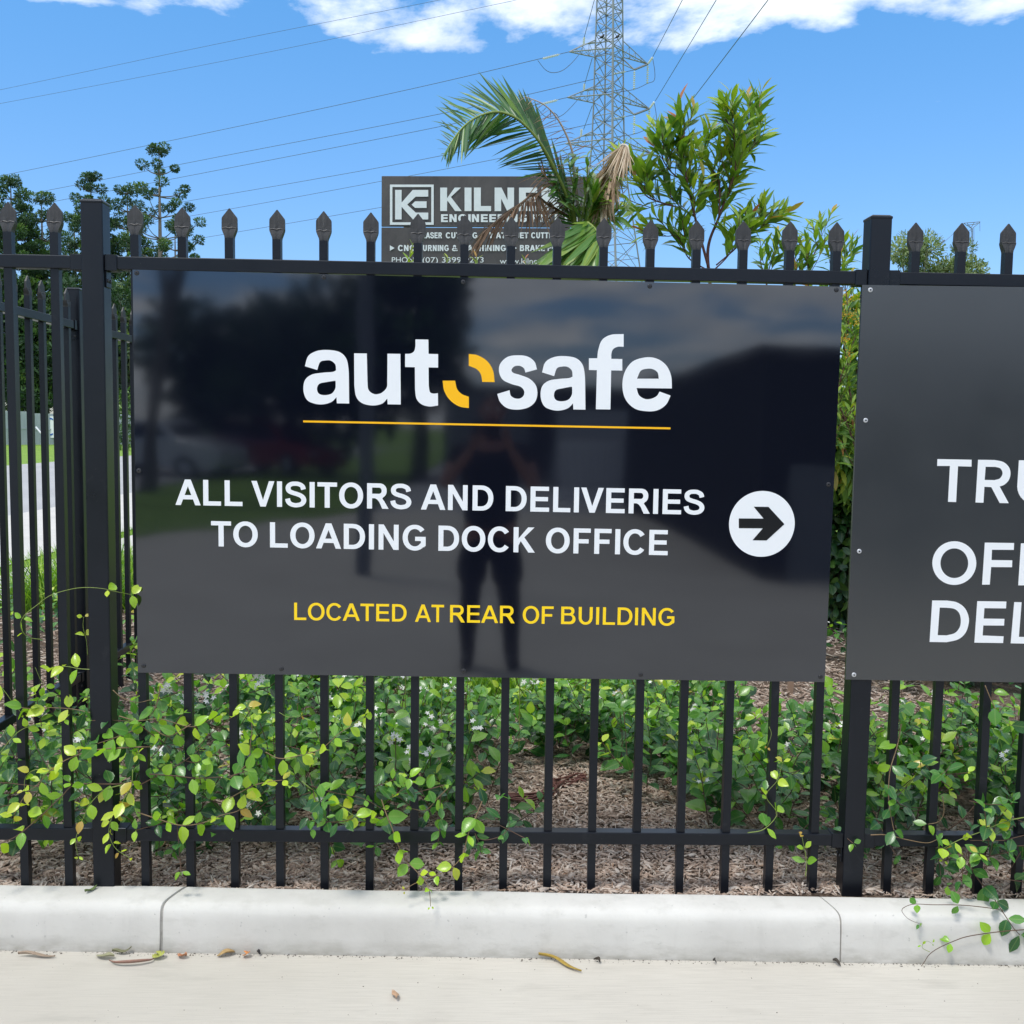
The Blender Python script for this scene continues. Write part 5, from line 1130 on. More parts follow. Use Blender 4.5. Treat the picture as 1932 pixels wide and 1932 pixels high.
def insul(p, q, r=.12, n=9):
    p, q = np.array(p), np.array(q); mb = MB(); mb.tube([p, q], .03, 5)
    for i in range(n):
        c = p+(q-p)*(.12+.78*i/(n-1)); d = norm(q-p); mb.disc(c, d, r, .05, 7)
    mb.build('insulator', M_ins, tw)
def wire(name_label, pts, r=.035, sag=0.):
    P = catmull(pts, 10) if len(pts) > 2 else [np.array(pts[0])+(np.array(pts[1])-np.array(pts[0]))*t_ - UP*sag*4*t_*(1-t_) for t_ in np.linspace(0, 1, 24)]
    mb = MB(); mb.tube(P, r, 5); o = mb.build('power_line', M_wire); _props(o, name_label, 'power line', 'high voltage wires strung from the pylon'); return o
tipsL, tipsR, tipsB = [], [], []
for li, (vj, vu, tl, tr, tr2, bt) in enumerate(((110, 77, (635, 485), (1370, 600), (1245, 652), (770, 415)), (196, 165, (618, 912), (1385, 1018), (1245, 1072), (772, 850)), (280, 250, (600, 1345), (1400, 1432), (1245, 1482), (745, 1275)))):
    pl = at(*Z8(*tl), DT-1.3); pr = at(*Z8(*tr), DT+1.6); pr2 = at(*Z8(*tr2), DT-.2); pb = at(*Z8(*bt), DT+2.5)
    tipsL.append(pl); tipsR.append((pr, pr2)); tipsB.append(pb)
    arm(pl, [corner(vj, 0), corner(vj-10, 1)], [corner(vu, 0)]); arm(pr, [corner(vj-4, 2), corner(vj-14, 1)], [corner(vu-2, 2)])
    tb('arm_chord', [pr, pr2], .10, m=M_galvd); tb('arm_chord', [pr2, corner(vj, 2)], .06); tb('arm_chord', [pr2, corner(vj+12, 1)], .05)
    tb('arm_chord', [pb, corner(vu+4, 0)], .05); tb('arm_chord', [pb, corner(vu+10, 1)], .05); tb('arm_chord', [pb, pl], .05)
    # jumper insulators and loops
    for p, dv in ((pr, 180), (pr2, 180)):
        q = p-UP*(dv/4.96/FL*103); insul(p, q)
    lo = [pr-UP*1.87, pr2-UP*1.87]; e = at(*Z8(tr[0]+45, tr[1]-60), DT+2)
    tb('jumper', catmull([e, e+np.array([.25, 0, -1.3]), e+np.array([.2, 0, -2.2]), lo[0], lo[1], lo[1]+np.array([-2.2, .5, -.25])], 6), .03, m=M_wire)
    tb('jumper', catmull([at(*Z8(tl[0]-295, tl[1]+80), DT-1.5), at(*Z8(tl[0]-220, tl[1]+170), DT-1), at(*Z8(tl[0]-140, tl[1]+195), DT), at(*Z8(tl[0]-40, tl[1]+160), DT+1), at(*Z8(tl[0]+80, tl[1]+40), DT+2), pb], 6), .03, m=M_wire)
    insul(pl+norm(at(*Z8(tl[0]-230, tl[1]+60), DT+1)-pl)*1.2, at(*Z8(tl[0]-250, tl[1]+65), DT+1)); insul(pr, at(*Z8(tr[0]+45, tr[1]-65), DT+.5), .11, 8); insul(pb, at(*Z8(bt[0]+5, bt[1]-65), DT-.5), .11, 8)
    insul(pr2+(at(*Z8(1050, tr2[1]+40), DT)-pr2)*.4, at(*Z8(1050, tr2[1]+40), DT), .1, 8)
def A1(a, b_): return (a*.51842, b_*.51842)   # rows of the wide sky view
names = ['uppermost thin wire crossing the left sky', 'second thin wire crossing the left sky', 'wire from the top left arm of the pylon to the left edge', 'wire running left from behind the pylon at palm tip height', 'wire from the middle left arm passing behind the palm frond',
         'wire running left below the palm frond tip', 'wire from the lowest left arm reaching the board', 'lowest wire, ending at the left edge of the board']
L3 = [[A1(-300, 388), A1(0, 327), A1(800, 158), A1(1600, 0), A1(2000, -85)], [A1(-300, 432), A1(0, 377), A1(900, 205), A1(1880, 0), A1(2200, -70)]]
for nm, p in zip(names[:2], L3): wire(nm, [at(u, v, d) for (u, v), d in zip(p, (150, 140, 125, 110, 104))], .02)
def wl(nm, p, tip): 
    P = [at(u, v, d) for (u, v), d in zip(p, (165, 155, 138, 118))]+[tip]; wire(nm, P, .03)
wl(names[2], [A1(-400, 712), A1(0, 640), A1(800, 474), A1(1500, 323)], tipsL[0])
wl(names[3], [A1(-400, 790), A1(70, 712), A1(800, 570), A1(1590, 417)], at(*Z8(1240, 655), DT))
wl(names[4], [A1(-400, 838), A1(95, 752), A1(800, 618), A1(1590, 463)], tipsL[1])
wl(names[5], [A1(-300, 905), A1(520, 760), A1(1100, 660), A1(1590, 570)], at(*Z8(1240, 1075), DT))
wl(names[6], [A1(-300, 955), A1(700, 785), A1(1385, 660), A1(1840, 572)], tipsL[2])
wl(names[7], [A1(-300, 1040), A1(760, 862), A1(1385, 755), A1(1900, 660)], at(*Z8(1240, 1480), DT))
for i, (p, q, nm) in enumerate((((1415, 535), (1690, 0), 'wire climbing right from the top right arm of the pylon'), ((1440, 945), (1932, 125), 'wire climbing right from the middle right arm of the pylon'), ((1440, 1380), (1932, 735), 'wire climbing right from the lowest right arm past the shrub tips'))):
    a = at(*Z8(*p), DT+.5); u0, v0 = Z8(*p); u1, v1 = Z8(*q); k = 3.0 if i == 2 else 1.9; b_ = at(u0+(u1-u0)*k, v0+(v1-v0)*k, 45); m_ = at(u0+(u1-u0)*.8, v0+(v1-v0)*.8+1.2, 78); wire(nm, [a, m_, b_], .028)
for i, (p, q, nm) in enumerate((((775, 350), (870, 0), 'steep wire rising from the top back arm of the pylon'), ((780, 785), (850, 545), 'steep wire rising from the middle back arm of the pylon'), ((770, 1210), (850, 990), 'steep wire rising from the lowest back arm of the pylon'))):
    a = at(*Z8(*p), DT-.5); u0, v0 = Z8(*p); u1, v1 = Z8(*q); k = 3 if i == 0 else 1; wire(nm, [a, at(u0+(u1-u0)*k*.5, v0+(v1-v0)*k*.5, DT-10), at(u0+(u1-u0)*k, v0+(v1-v0)*k, DT-20)], .028)
# crow-like birds on the top arms
def bird(u, v, d, lab):
    p = at(u, v, d); mb = MB(); s = .42
    mb.tube([p+np.array([-.34, 0, -.14])*s*2, p+np.array([-.12, 0, .0])*s*2, p+np.array([.05, 0, .10])*s*2, p+np.array([.16, 0, .24])*s*2, p+np.array([.24, 0, .32])*s*2, p+np.array([.36, 0, .30])*s*2], [.02, .09, .13, .09, .08, .01], 8)
    for x in (-.03, .03): mb.tube([p+np.array([.02, x*2, -.02]), p+np.array([.02, x*2, -.26])], .012, 4)
    o = mb.build('bird', simple('black_feathers', (.01, .01, .012), .5), smooth=True); _props(o, lab, 'bird', None)
bird(*Z8(1085, 350), DT-1, 'black bird perched on the pylon right of its front leg'); bird(*Z8(940, 352), DT-1, 'black bird perched on the pylon left of its front leg')
# distant second tower at the right
t2 = thing('transmission_tower', 'tiny distant pylon arm above the gum tree at the far right', 'pylon', tuple(at(1820, 815, 230)*[1, 1, 0]))
q = lambda a, b_: at(*Z4(a, b_), 230)
for pts in ([(1420, 392), (1490, 440), (1560, 382)], [(1420, 392), (1560, 380)], [(1440, 410), (1520, 400), (1540, 390)], [(1490, 440), (1470, 455)], [(1450, 395), (1490, 440)], [(1510, 385), (1480, 436)]): tb('arm_chord', [q(*p) for p in pts], .075, t2, M_galvd)
tb('leg', [q(1484, 440), q(1480, 1200)], .06, t2, M_galvd); tb('leg', [q(1492, 440), q(1500, 1200)], .06, t2, M_galvd)
for k in range(14): tb('brace', [q(1484, 450+k*50), q(1494, 475+k*50)], .035, t2, M_galvd)
for a, b0_, b1_ in ((1497, 440, 600), (1507, 430, 560), (1557, 384, 460)): tb('insulator', [q(a, b0_), q(a+1, b1_)], .05, t2, M_galvd)
o = tb('x', [at(*Z4(1030, 740), 180), at(*Z4(1110, 655), 180), at(*Z4(1258, 537), 190)], .14, None, M_wire); o.name = 'power_line'; _props(o, 'thick dark cable end sloping up over the gum tree at the far right', 'power line')
o = tb('x', [at(*Z4(1000, 800), 170), at(*Z4(1258, 550), 190), at(*Z4(1420, 400), 229)], .05, None, M_wire); o.name = 'power_line'; _props(o, 'thin wire rising to the tiny distant pylon at the far right', 'power line')

# ================================================================== trees
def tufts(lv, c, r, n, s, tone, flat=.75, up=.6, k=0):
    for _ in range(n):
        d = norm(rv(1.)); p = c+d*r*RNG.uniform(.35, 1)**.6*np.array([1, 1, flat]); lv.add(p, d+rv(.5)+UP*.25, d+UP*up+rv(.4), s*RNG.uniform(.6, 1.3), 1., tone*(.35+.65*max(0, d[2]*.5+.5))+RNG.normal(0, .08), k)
T_TUFT = [leaf_tmpl([(0, .12), (1, .26)], .3, .1), leaf_tmpl([(0, .16), (1, .06)], .2, .2)]
def hoop_pine(label, u, vtop, vbot, D, width, group='hoop pines beyond the street', dense=1., clump=.42, whorls=9, seed=0):
    """araucaria: straight pole, whorled arms ending in dark clumps"""
    top = at(u, vtop, D); z0 = 0.0; x, y = top[0], D; Ht = top[2]; t = thing('hoop_pine', label, 'pine tree', (x, y, 0), group); lv = Leaves(); br = MB()
    tk = MB(); tk.tube([(x, y, -.3), (x, y, Ht*.5), (x, y, Ht)], [Ht*.016, Ht*.010, .03], 7); tk.build('trunk', M_bark, t, smooth=True)
    vis = at(u, vbot, D)[2]; zs_ = list(np.linspace(max(vis, .6), Ht-.15*clump, whorls))
    tufts(lv, np.array([x, y, Ht]), clump*.5, 30, .16, .6, .5)
    for i, z in enumerate(zs_):
        f = (z-zs_[0])/(Ht-zs_[0]+1e-6); R = width*(1-f)**.75*.5+clump*.8; nb = 6 if f < .8 else 4; a0 = RNG.uniform(0, 6)
        for b_ in range(nb):
            a = a0+2*PI*b_/nb+RNG.normal(0, .2); L = R*RNG.uniform(.75, 1.1); e = np.array([x+L*math.cos(a), y+L*math.sin(a), z+L*RNG.uniform(.15, .45)]); s_ = np.array([x, y, z-.1*L]); mid = (s_+e)/2-UP*.10*L
            P = catmull([s_, mid, e], 4); br.tube(P, list(np.linspace(.05*clump*2, .02, len(P))), 4, cap=False)
            nc = max(1, int(L/(clump*1.3)*dense)); NT_ = 210
            for c in range(nc):
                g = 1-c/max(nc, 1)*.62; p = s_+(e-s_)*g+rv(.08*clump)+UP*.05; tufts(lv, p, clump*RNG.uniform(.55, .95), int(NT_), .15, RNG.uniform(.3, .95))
    br.build('branches', M_bark, t)['kind'] = 'stuff'; build_leaves(t, lv, T_TUFT, 'tuft', M_tree, 0); return t
def round_tree(name, label, cat, x, y, z0, H, rx, ry, N, s, m, group=None, trunk_r=.2, tones=(.1, .8), crown_from=.3, clumps=26, lean=0., mb_m=None):
    t = thing(name, label, cat, (x, y, z0), group); lv = Leaves(); tk = MB(); top = (x+lean*H, y, z0+H*.7)
    tk.tube(catmull([(x, y, z0-.2), (x+lean*H*.3, y, z0+H*.3), top], 5), list(np.linspace(trunk_r, trunk_r*.35, 11)), 8); tk.build('trunk', mb_m or M_bark, t, smooth=True); br = MB()
    zc = z0+H*(1+crown_from)/2; hz = H*(1-crown_from)/2; per = max(1, N//clumps)
    for c in range(clumps):
        d = norm(rv(1.)); r = RNG.uniform(.35, .95); p = np.array([x+lean*H*.8+d[0]*rx*r, y+d[1]*ry*r, zc+d[2]*hz*r*.95]); cr = min(rx, hz)*RNG.uniform(.24, .42)
        q0 = np.array([x+lean*H*.4, y, z0+H*RNG.uniform(.3, .5)]); br.tube(catmull([q0, (q0+p)/2-UP*.05*H, p], 4), list(np.linspace(trunk_r*.3, .015, 9)), 4, cap=False)
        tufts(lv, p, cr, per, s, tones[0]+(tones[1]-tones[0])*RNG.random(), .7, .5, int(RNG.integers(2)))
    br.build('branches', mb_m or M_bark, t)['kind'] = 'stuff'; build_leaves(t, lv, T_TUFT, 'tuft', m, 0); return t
hoop_pine('tallest hoop pine, slender with open tiers, right of the left post', 300, 285, 640, 75, 8.6, dense=.55, clump=.52, whorls=10)
hoop_pine('hoop pine whose small tiered top shows just above the left post', 171, 337, 640, 78, 5.5, dense=.8, clump=.46, whorls=15)
hoop_pine('hoop pine with a rounded top between the left post and the tallest one', 240, 362, 660, 80, 6.2, dense=1.0, clump=.58, whorls=10)
hoop_pine('dense dark pine at the left edge of the photo', 20, 346, 700, 70, 6.5, dense=1.3, clump=.50, whorls=15)
hoop_pine('smaller pine with a narrow bare trunk between the two leftmost pickets', 78, 377, 700, 72, 5.2, dense=1.1, clump=.66, whorls=10)
hoop_pine('low pine whose crown shows right of the left post under the tall one', 330, 430, 700, 86, 6.5, dense=1.0, clump=.55, whorls=8)
hoop_pine('low pine just left of the left post', 140, 415, 720, 84, 6.0, dense=1.2, clump=.65, whorls=8)
hoop_pine('low pine partly behind the left post', 205, 425, 720, 83, 6.0, dense=1.2, clump=.62, whorls=8)
for i, (u, v, rx, lab) in enumerate(((10, 505, 3.2, 'bushy evergreen at the left edge above the grey fence'), (62, 520, 2.6, 'bushy evergreen between the first two pickets above the grey fence'), (118, 500, 2.8, 'bushy evergreen left of the left post above the grey fence'), (190, 540, 3.0, 'bushy evergreen hidden mostly by the left post'), (240, 500, 3.0, 'bushy evergreen in the slot beside the arrow sign'), (315, 470, 3.2, 'pale green bushy tree low behind the tallest hoop pine'))):
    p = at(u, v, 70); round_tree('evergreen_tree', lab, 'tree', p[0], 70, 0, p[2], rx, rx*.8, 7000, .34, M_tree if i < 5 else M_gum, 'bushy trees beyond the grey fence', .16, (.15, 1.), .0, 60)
p = at(1738, 446, 46); round_tree('gum_tree', 'pale feathery gum tree far behind, just right of the right post', 'tree', at(1727, 446, 46)[0], 46, 0, p[2]+.3, 2.0, 1.8, 9000, .17, M_gum, 'distant gum trees at the right', .12, (.2, .9), .55, 30)
p = at(1805, 460, 46); round_tree('gum_tree', 'wide pale gum tree far behind, under the tiny distant pylon', 'tree', p[0], 47, 0, p[2]+.4, 2.1, 1.8, 9000, .17, M_gum, 'distant gum trees at the right', .12, (.2, .9), .58, 30)
p = at(1845, 495, 44); round_tree('gum_tree', 'low gum crown far behind, left of the last picket', 'tree', at(1838, 495, 44)[0], 45, 0, p[2]+.3, 1.2, 1.0, 2600, .14, M_gum, 'distant gum trees at the right', .1, (.2, .9), .7, 14)
# flowering plant by the street, in the slot left of the arrow sign
bush('oleander_bush', 'slim oleander with pale yellow flowers beside the end of the grey fence', 'bush', tuple(at(236, 840, 52)[:2]), .55, .5, .05, 3.3, 700, .3, M_hedge, tset=T_NAR, tid='nar2', n_ind=0, tones=(.4, 1.))

# ================================================================== the place behind the viewer (it shows in the glossy sign)
def vat(u, v, D): # mirror of at(): a point D metres in front of the sign that appears at (u, v) in it
    p = at(u, v, D); return np.array([p[0], -D, p[2]])
flat('lawn', -9.2, -2.2, -80, -16.02, .03, M_lawn)
mbq = MB(); mbq.add([(-7.6, -7.5, .01), (-4.9, -11.2, .01), (-2.2, -16.02, .01), (-7.6, -16.02, .01)], [(0, 3, 2, 1)]); o = mbq.build('lawn', M_lawn, kind='structure')
if o.data.polygons[0].normal.z < 0: o.data.polygons[0].flip()
round_tree('shade_tree', 'big dark broad crowned tree reflected in the upper left of the arrow sign', 'tree', -6.3, -30, 0, 6.3, 4.6, 3.4, 6000, .5, M_tree, 'trees reflected in the arrow sign', .35, (.1, .6), .12, 46)
round_tree('shade_tree', 'dark tall tree reflected near the top middle of the arrow sign', 'tree', -2.1, -29, 0, 9.0, 1.7, 2.0, 3400, .42, M_tree, 'trees reflected in the arrow sign', .3, (.1, .6), .12, 36)
round_tree('shade_tree', 'thin leaning tree reflected at the left edge of the arrow sign', 'tree', -7.4, -19.5, 0, 8.5, 1.0, 1.0, 500, .3, M_tree, 'trees reflected in the arrow sign', .22, (.1, .5), .75, 8, .10)
tb('x', [(-1.28, -7.9, -.05), (-1.28, -7.9, 7.5)], .085, None, M_galvd, 12).name = 'lamp_pole'
_props(bpy.data.objects['lamp_pole'], 'plain dark steel pole reflected left of centre in the arrow sign', 'pole')
# dark ribbed shed and grey factory
shed = thing('dark_shed', 'long dark ribbed metal shed reflected on the right of the arrow sign', 'shed', (5, -12, 0))
M_shed = simple('dark_cladding', (.012, .013, .016), .6); M_grey = simple('grey_cladding', (.16, .17, .18), .6)
mb = MB(); mb.box(2.95, 9, -18, -7.6, 0, 2.4)
for k in range(52): mb.box(2.91, 2.95, -17.9+k*.2, -17.8+k*.2, .02, 2.38)
mb.build('wall', M_shed, shed); mb = MB(); mb.box(3.2, 8.9, -7.59, -7.54, 0.0, 1.2); mb.build('wall_panel', M_grey, shed); mb = MB(); mb.box(2.8, 9.3, -18.3, -7.4, 2.4, 2.48); mb.build('roof', M_shed, shed)
fac = thing('factory', 'grey factory wall with a ribbed roller door reflected behind the photographer', 'building', (3, -26, 0))
mb = MB(); mb.box(-1.2, 16, -34, -26, 0, 2.6); mb.build('wall', M_shed, fac); mb = MB(); mb.box(-1.3, 16.2, -34.2, -25.8, 2.6, 2.75); mb.build('roof', M_shed, fac)
mb = MB(); mb.box(1.9, 4.6, -25.99, -25.93, .05, 2.2)
for k in range(13): mb.box(1.95+k*.205, 2.03+k*.205, -25.93, -25.88, .08, 2.15)
mb.build('roller_door', simple('pale_roller_door', (.42, .42, .43), .6), fac)
mb = MB(); mb.box(-1.1, 1.2, -25.99, -25.94, .0, 2.5); mb.build('wall_panel', M_grey, fac)
gate = thing('low_gate', 'low pale ribbed metal gate reflected right of the photographer in the arrow sign', 'gate', (2.2, -18.4, 0)); mg_ = simple('pale_gate', (.75, .75, .78), .6)
for k in range(9):
    mb = MB(); mb.box(1.55+k*.155, 1.655+k*.155, -18.5, -18.44, .05, 1.35); mb.build('slat', mg_, gate)
mb = MB(); mb.box(1.5, 2.95, -18.55, -18.5, 1.15, 1.25); mb.box(1.5, 2.95, -18.55, -18.5, .1, .2); mb.build('gate_rail', mg_, gate)
# parked cars
def car(label, c, rot, paint, suv=True):
    t = thing('parked_car', label, 'car', c, 'cars reflected in the arrow sign'); t.rotation_euler = (0, 0, rot); ORG[t.name] = np.zeros(3)
    pm_ = simple('paint', paint, .25, .1, .6); gl = simple('car_glass', (.01, .012, .015), .05); tr_ = simple('tyre', (.015, .015, .015), .8)
    prof = [(-2.25, .35), (-2.3, .8), (-2.2, 1.0), (-2.05, 1.05), (-1.75, 1.6), (.35, 1.66), (.6, 1.6), (1.15, 1.08), (2.15, .92), (2.3, .75), (2.3, .4), (2.1, .28), (-2.1, .28)]
    mb = MB(); mb.loft([[(x, y*(.86 if z > 1.2 else 1.), z) for x, z in prof] for y in (-.88, -.80, .80, .88)]); o = mb.build('body', pm_, t); bevel(o, .05, 3)
    for s_ in (-1, 1):
        mb = MB(); mb.add([(x, s_*(.885-.10*(z-1.08)/.5), z) for x, z in ((-1.95, 1.10), (-1.68, 1.5), (.35, 1.55), (.98, 1.12))], [(0, 1, 2, 3)]); mb.build('side_window', gl, t)
        for x in (-1.4, 1.4):
            mb = MB(); mb.disc((x, s_*.70, .34), (0, s_, 0), .34, .22, 20); w = mb.build('wheel', tr_, t); mb = MB(); mb.disc((x, s_*.925, .34), (0, s_, 0), .2, .01, 12); mb.build('rim', M_screwl, w)
    mb = MB(); mb.add([(1.12, -.74, 1.13), (1.12, .74, 1.13), (.62, .64, 1.57), (.62, -.64, 1.57)], [(0, 1, 2, 3)]); mb.build('windscreen', gl, t)
    for s_ in (-1, 1): mb = MB(); mb.box(2.24, 2.32, s_*.62-.16, s_*.62+.16, .66, .82); mb.build('headlight', M_screwl, t)
    return t
car('white wagon reflected dimly at the left of the arrow sign', (-9.3, -26.5, .05), .25, (.62, .63, .65)); car('red car reflected beside the white wagon', (-6.7, -29.5, .05), .6, (.34, .025, .03))
# ================================================================== photographer (seen reflected in the sign)
def skin_body(name, bones, m, parent, sub=2):
    """bones: list of chains [(point, radius)...]; shared points are merged"""
    V, R_, E_, idx = [], [], [], {}
    for ch in bones:
        prev = None
        for p, r in ch:
            k = tuple(round(c, 4) for c in p)
            if k not in idx: idx[k] = len(V); V.append(p); R_.append(r)
            if prev is not None and prev != idx[k]: E_.append((prev, idx[k]))
            prev = idx[k]
    me = bpy.data.meshes.new(name); me.from_pydata([tuple(np.array(v)-ORG[parent.name]) for v in V], E_, []); o = link(name, me, parent)
    me.skin_vertices.new() if hasattr(me.skin_vertices, 'new') and not me.skin_vertices else None
    md = o.modifiers.new('skin', 'SKIN'); md.use_smooth_shade = True
    for i, r in enumerate(R_): 
        rr = r if isinstance(r, tuple) else (r, r); me.skin_vertices[0].data[i].radius = rr
    me.skin_vertices[0].data[0].use_root = True
    s_ = o.modifiers.new('sub', 'SUBSURF'); s_.levels = sub; s_.render_levels = sub
    me.materials.append(m); return o
per = thing('person', 'person in dark top, shorts and boots holding up a phone, reflected in the sign', 'person', (.04, -3.55, 0))
X = .035; Yp = -3.62
M_skin = simple('skin', (.30, .15, .11), .5); M_cloth = simple('dark_clothes', (.012, .014, .02), .85, var=.3, sc=30); M_boot = simple('dark_boots', (.012, .011, .010), .6); M_hair = simple('dark_hair', (.02, .014, .01), .7)  # skin tone lowered: shade on the side facing the sign is in the colour
hip = (X, Yp, .98); chest = (X, Yp+.01, 1.30); sh_ = (X, Yp, 1.46); neck = (X, Yp+.02, 1.54)
def side_(s_): return [(X+s_*.20, Yp, 1.44), (X+s_*.30, Yp+.10, 1.20), (X+s_*.13, Yp+.34, 1.46)]
body = [[(hip, (.17, .13)), (chest, (.17, .13)), (sh_, (.13, .10)), (neck, .058), ((X, Yp+.05, 1.62), .068)]]
for s_ in (-1, 1):
    a, b_, c = side_(s_); body.append([(sh_, (.13, .10)), (a, .066), (b_, .046), (c, .030)])
    body.append([(hip, (.17, .13)), ((X+s_*.10, Yp, .86), .098), ((X+s_*.13, Yp+.02, .50), .062), ((X+s_*.14, Yp-.02, .30), .056), ((X+s_*.145, Yp-.02, .08), .038), ((X+s_*.15, Yp+.10, .035), .034)])
skin_body('body', body, M_skin, per)
# head with face
hc = np.array([X, Yp+.07, 1.70]); mb = MB(); rings = []
for i in range(13):
    t_ = -1+2*i/12; z = t_*.118; r = math.sqrt(max(0, 1-t_*t_)); ring = []
    for k in range(16):
        a = 2*PI*k/16; c, s_ = math.cos(a), math.sin(a); fx = .076*r*(1-.18*max(0, -t_)); fy = .094*r*(1 if s_ > 0 else 1.0)
        y = fy*s_; 
        if s_ > .75: y += .012*math.exp(-((t_+.15)/.16)**2)*(1 if abs(c) < .2 else 0)-.006*math.exp(-((t_-.08)/.10)**2)*(1 if abs(c) > .2 else 0)
        ring.append(hc+np.array([fx*c, y, z]))
    rings.append(ring)
mb.loft(rings, True); hd_ = mb.build('head', M_skin, per, smooth=True)
for s_ in (-1, 1):
    mb = MB(); mb.disc(hc+np.array([s_*.030, .082, .010]), (0, 1, 0), .011, .005, 10, dome=1); mb.build('eye', simple('eye', (.7, .7, .7), .2), hd_)
    mb = MB(); mb.tube([hc+np.array([s_*.074, .0, .025]), hc+np.array([s_*.084, -.008, .012]), hc+np.array([s_*.078, .0, -.028])], [.010, .014, .008], 6); mb.build('ear', M_skin, hd_)
mb = MB(); mb.tube([hc+np.array([-.022, .079, -.052]), hc+np.array([0, .086, -.050]), hc+np.array([.022, .079, -.052])], .005, 5); mb.build('mouth', simple('lips', (.35, .12, .1), .5), hd_)
mb = MB(); mb.tube([hc+np.array([0, .088, .01]), hc+np.array([0, .110, -.022]), hc+np.array([0, .092, -.032])], [.006, .013, .008], 6); mb.build('nose', M_skin, hd_)
mb = MB(); rings = []
for i in range(8):
    t_ = .05+.95*i/7; z = t_*.128; r = math.sqrt(max(0, 1-t_*t_)); rings.append([hc+np.array([.083*r*math.cos(2*PI*k/16), .100*r*math.sin(2*PI*k/16)-.012-(.010 if math.sin(2*PI*k/16) > 0 else 0)*(1-t_), z-.0+(.03 if math.sin(2*PI*k/16) > .3 else -.03)*(1-t_)]) for k in range(16)])
mb.loft(rings, True); mb.build('hair', M_hair, per, smooth=True)
# clothes
sh = [[((X, Yp, .88), (.205, .16)), ((X, Yp, 1.05), (.21, .17)), (chest, (.205, .155)), (sh_, (.145, .115)), ((X, Yp+.015, 1.51), .075)]]
for s_ in (-1, 1): a, b_, c = side_(s_); m_ = tuple(np.array(a)*.45+np.array(b_)*.55); sh.append([(sh_, (.145, .115)), (a, .082), (m_, .072)])
skin_body('shirt', sh, M_cloth, per)
st_ = [[((X, Yp, .97), (.185, .15)), ((X, Yp, .90), (.18, .15))]]
for s_ in (-1, 1): st_.append([((X, Yp, .90), (.18, .15)), ((X+s_*.10, Yp, .80), .130), ((X+s_*.13, Yp+.01, .52), .108)])
skin_body('shorts', st_, M_cloth, per)
tr = [[((X, Yp, .93), (.17, .13)), ((X, Yp, .90), (.17, .13))]]
for s_ in (-1, 1): tr.append([((X, Yp, .90), (.17, .13)), ((X+s_*.10, Yp, .80), .112), ((X+s_*.13, Yp+.02, .50), .082), ((X+s_*.14, Yp-.02, .30), .074), ((X+s_*.145, Yp-.02, .14), .052)])
skin_body('leggings', tr, M_cloth, per)
for s_ in (-1, 1): skin_body('boot', [[((X+s_*.142, Yp-.02, .24), .062), ((X+s_*.145, Yp-.02, .10), .056), ((X+s_*.147, Yp+.02, .055), .052), ((X+s_*.152, Yp+.15, .045), .045)]], M_boot, per)
# hands round the phone
for s_ in (-1, 1):
    w = np.array(side_(s_)[2]); ph = np.array([X+s_*.075, -3.175, 1.575]); pl_ = (w+ph)/2+np.array([s_*.01, 0, .0])
    ch = [[(tuple(w), .028), (tuple(pl_), (.036, .018)), (tuple(ph+np.array([s_*.012, -.02, 0])), (.034, .016))]]
    for f_, (dz, L) in enumerate(((.035, .062), (.012, .070), (-.010, .066), (-.032, .052))):
        b0 = ph+np.array([s_*.012, -.02, dz*.6]); ch.append([(tuple(ph+np.array([s_*.012, -.02, 0])), (.034, .016)), (tuple(b0+np.array([s_*.004, .012, dz*.3])), .0085), (tuple(b0+np.array([-s_*.006, .012+L*.38, dz*.4])), .0080), (tuple(b0+np.array([-s_*.028, .016+L*.40, dz*.45])), .0068)])
    ch.append([(tuple(pl_), (.036, .018)), (tuple(pl_+np.array([-s_*.012, .03, .03])), .011), (tuple(ph+np.array([-s_*.010, -.012, .03])), .009)])
    skin_body('hand', ch, M_skin, per, 1)
mb = MB(); mb.box(-.082, .082, -3.171, -3.163, 1.562, 1.638); ph = mb.build('phone', simple('phone_case', (.02, .02, .022), .3), smooth=False); bevel(ph, .003, 3); _props(ph, 'dark phone held sideways in both hands of the photographer', 'phone')
mb = MB(); mb.disc((-.045, -3.163, 1.615), (0, 1, 0), .009, .002, 16); c = mb.build('lens', simple('lens_glass', (.01, .01, .02), .05), ph)

# ================================================================== litter in the gutter
ZG = lambda a, b: (a/3.472, 1502.4+b/3.472)
def litter(label, conv, pts, w, col, name='fallen_leaf', cat='leaf', curl=.006, gz=.003, onk=False, th=.0006, group='fallen leaves in the gutter'):
    P = []
    for a, b in pts:
        u, v = conv(a, b); p = atz(u, v, gz)
        if gz < .1 and p[1] > kfoot(p[0])-.004: p = np.array(at(u, v, kfoot(p[0])-.006)); 
        P.append(p)
    P = catmull(P, 6) if len(P) > 2 else P; n = len(P); mb = MB(); L = []; 
    for i, p in enumerate(P):
        f = i/(n-1); ww = w*math.sin(PI*min(1, max(.04, f*.96+.02)))**.7; T = norm(P[min(i+1, n-1)]-P[max(i-1, 0)]); s_ = norm(np.cross(T, UP)); z = curl*math.sin(f*5+w*900)+curl
        L.append([p+s_*ww+UP*(z+curl*.8), p+UP*(z*.5+.001), p-s_*ww+UP*(z+curl*.4)])
    vs = [q for r in L for q in r]; mb.add(vs, [(3*i+j, 3*i+j+1, 3*i+j+4, 3*i+j+3) for i in range(n-1) for j in (0, 1)])
    o = mb.build(name, simple('dry_leaf', col, .75, var=.35, sc=120), smooth=True); sf = o.modifiers.new('thick', 'SOLIDIFY'); sf.thickness = th; _props(o, label, cat, group); return o
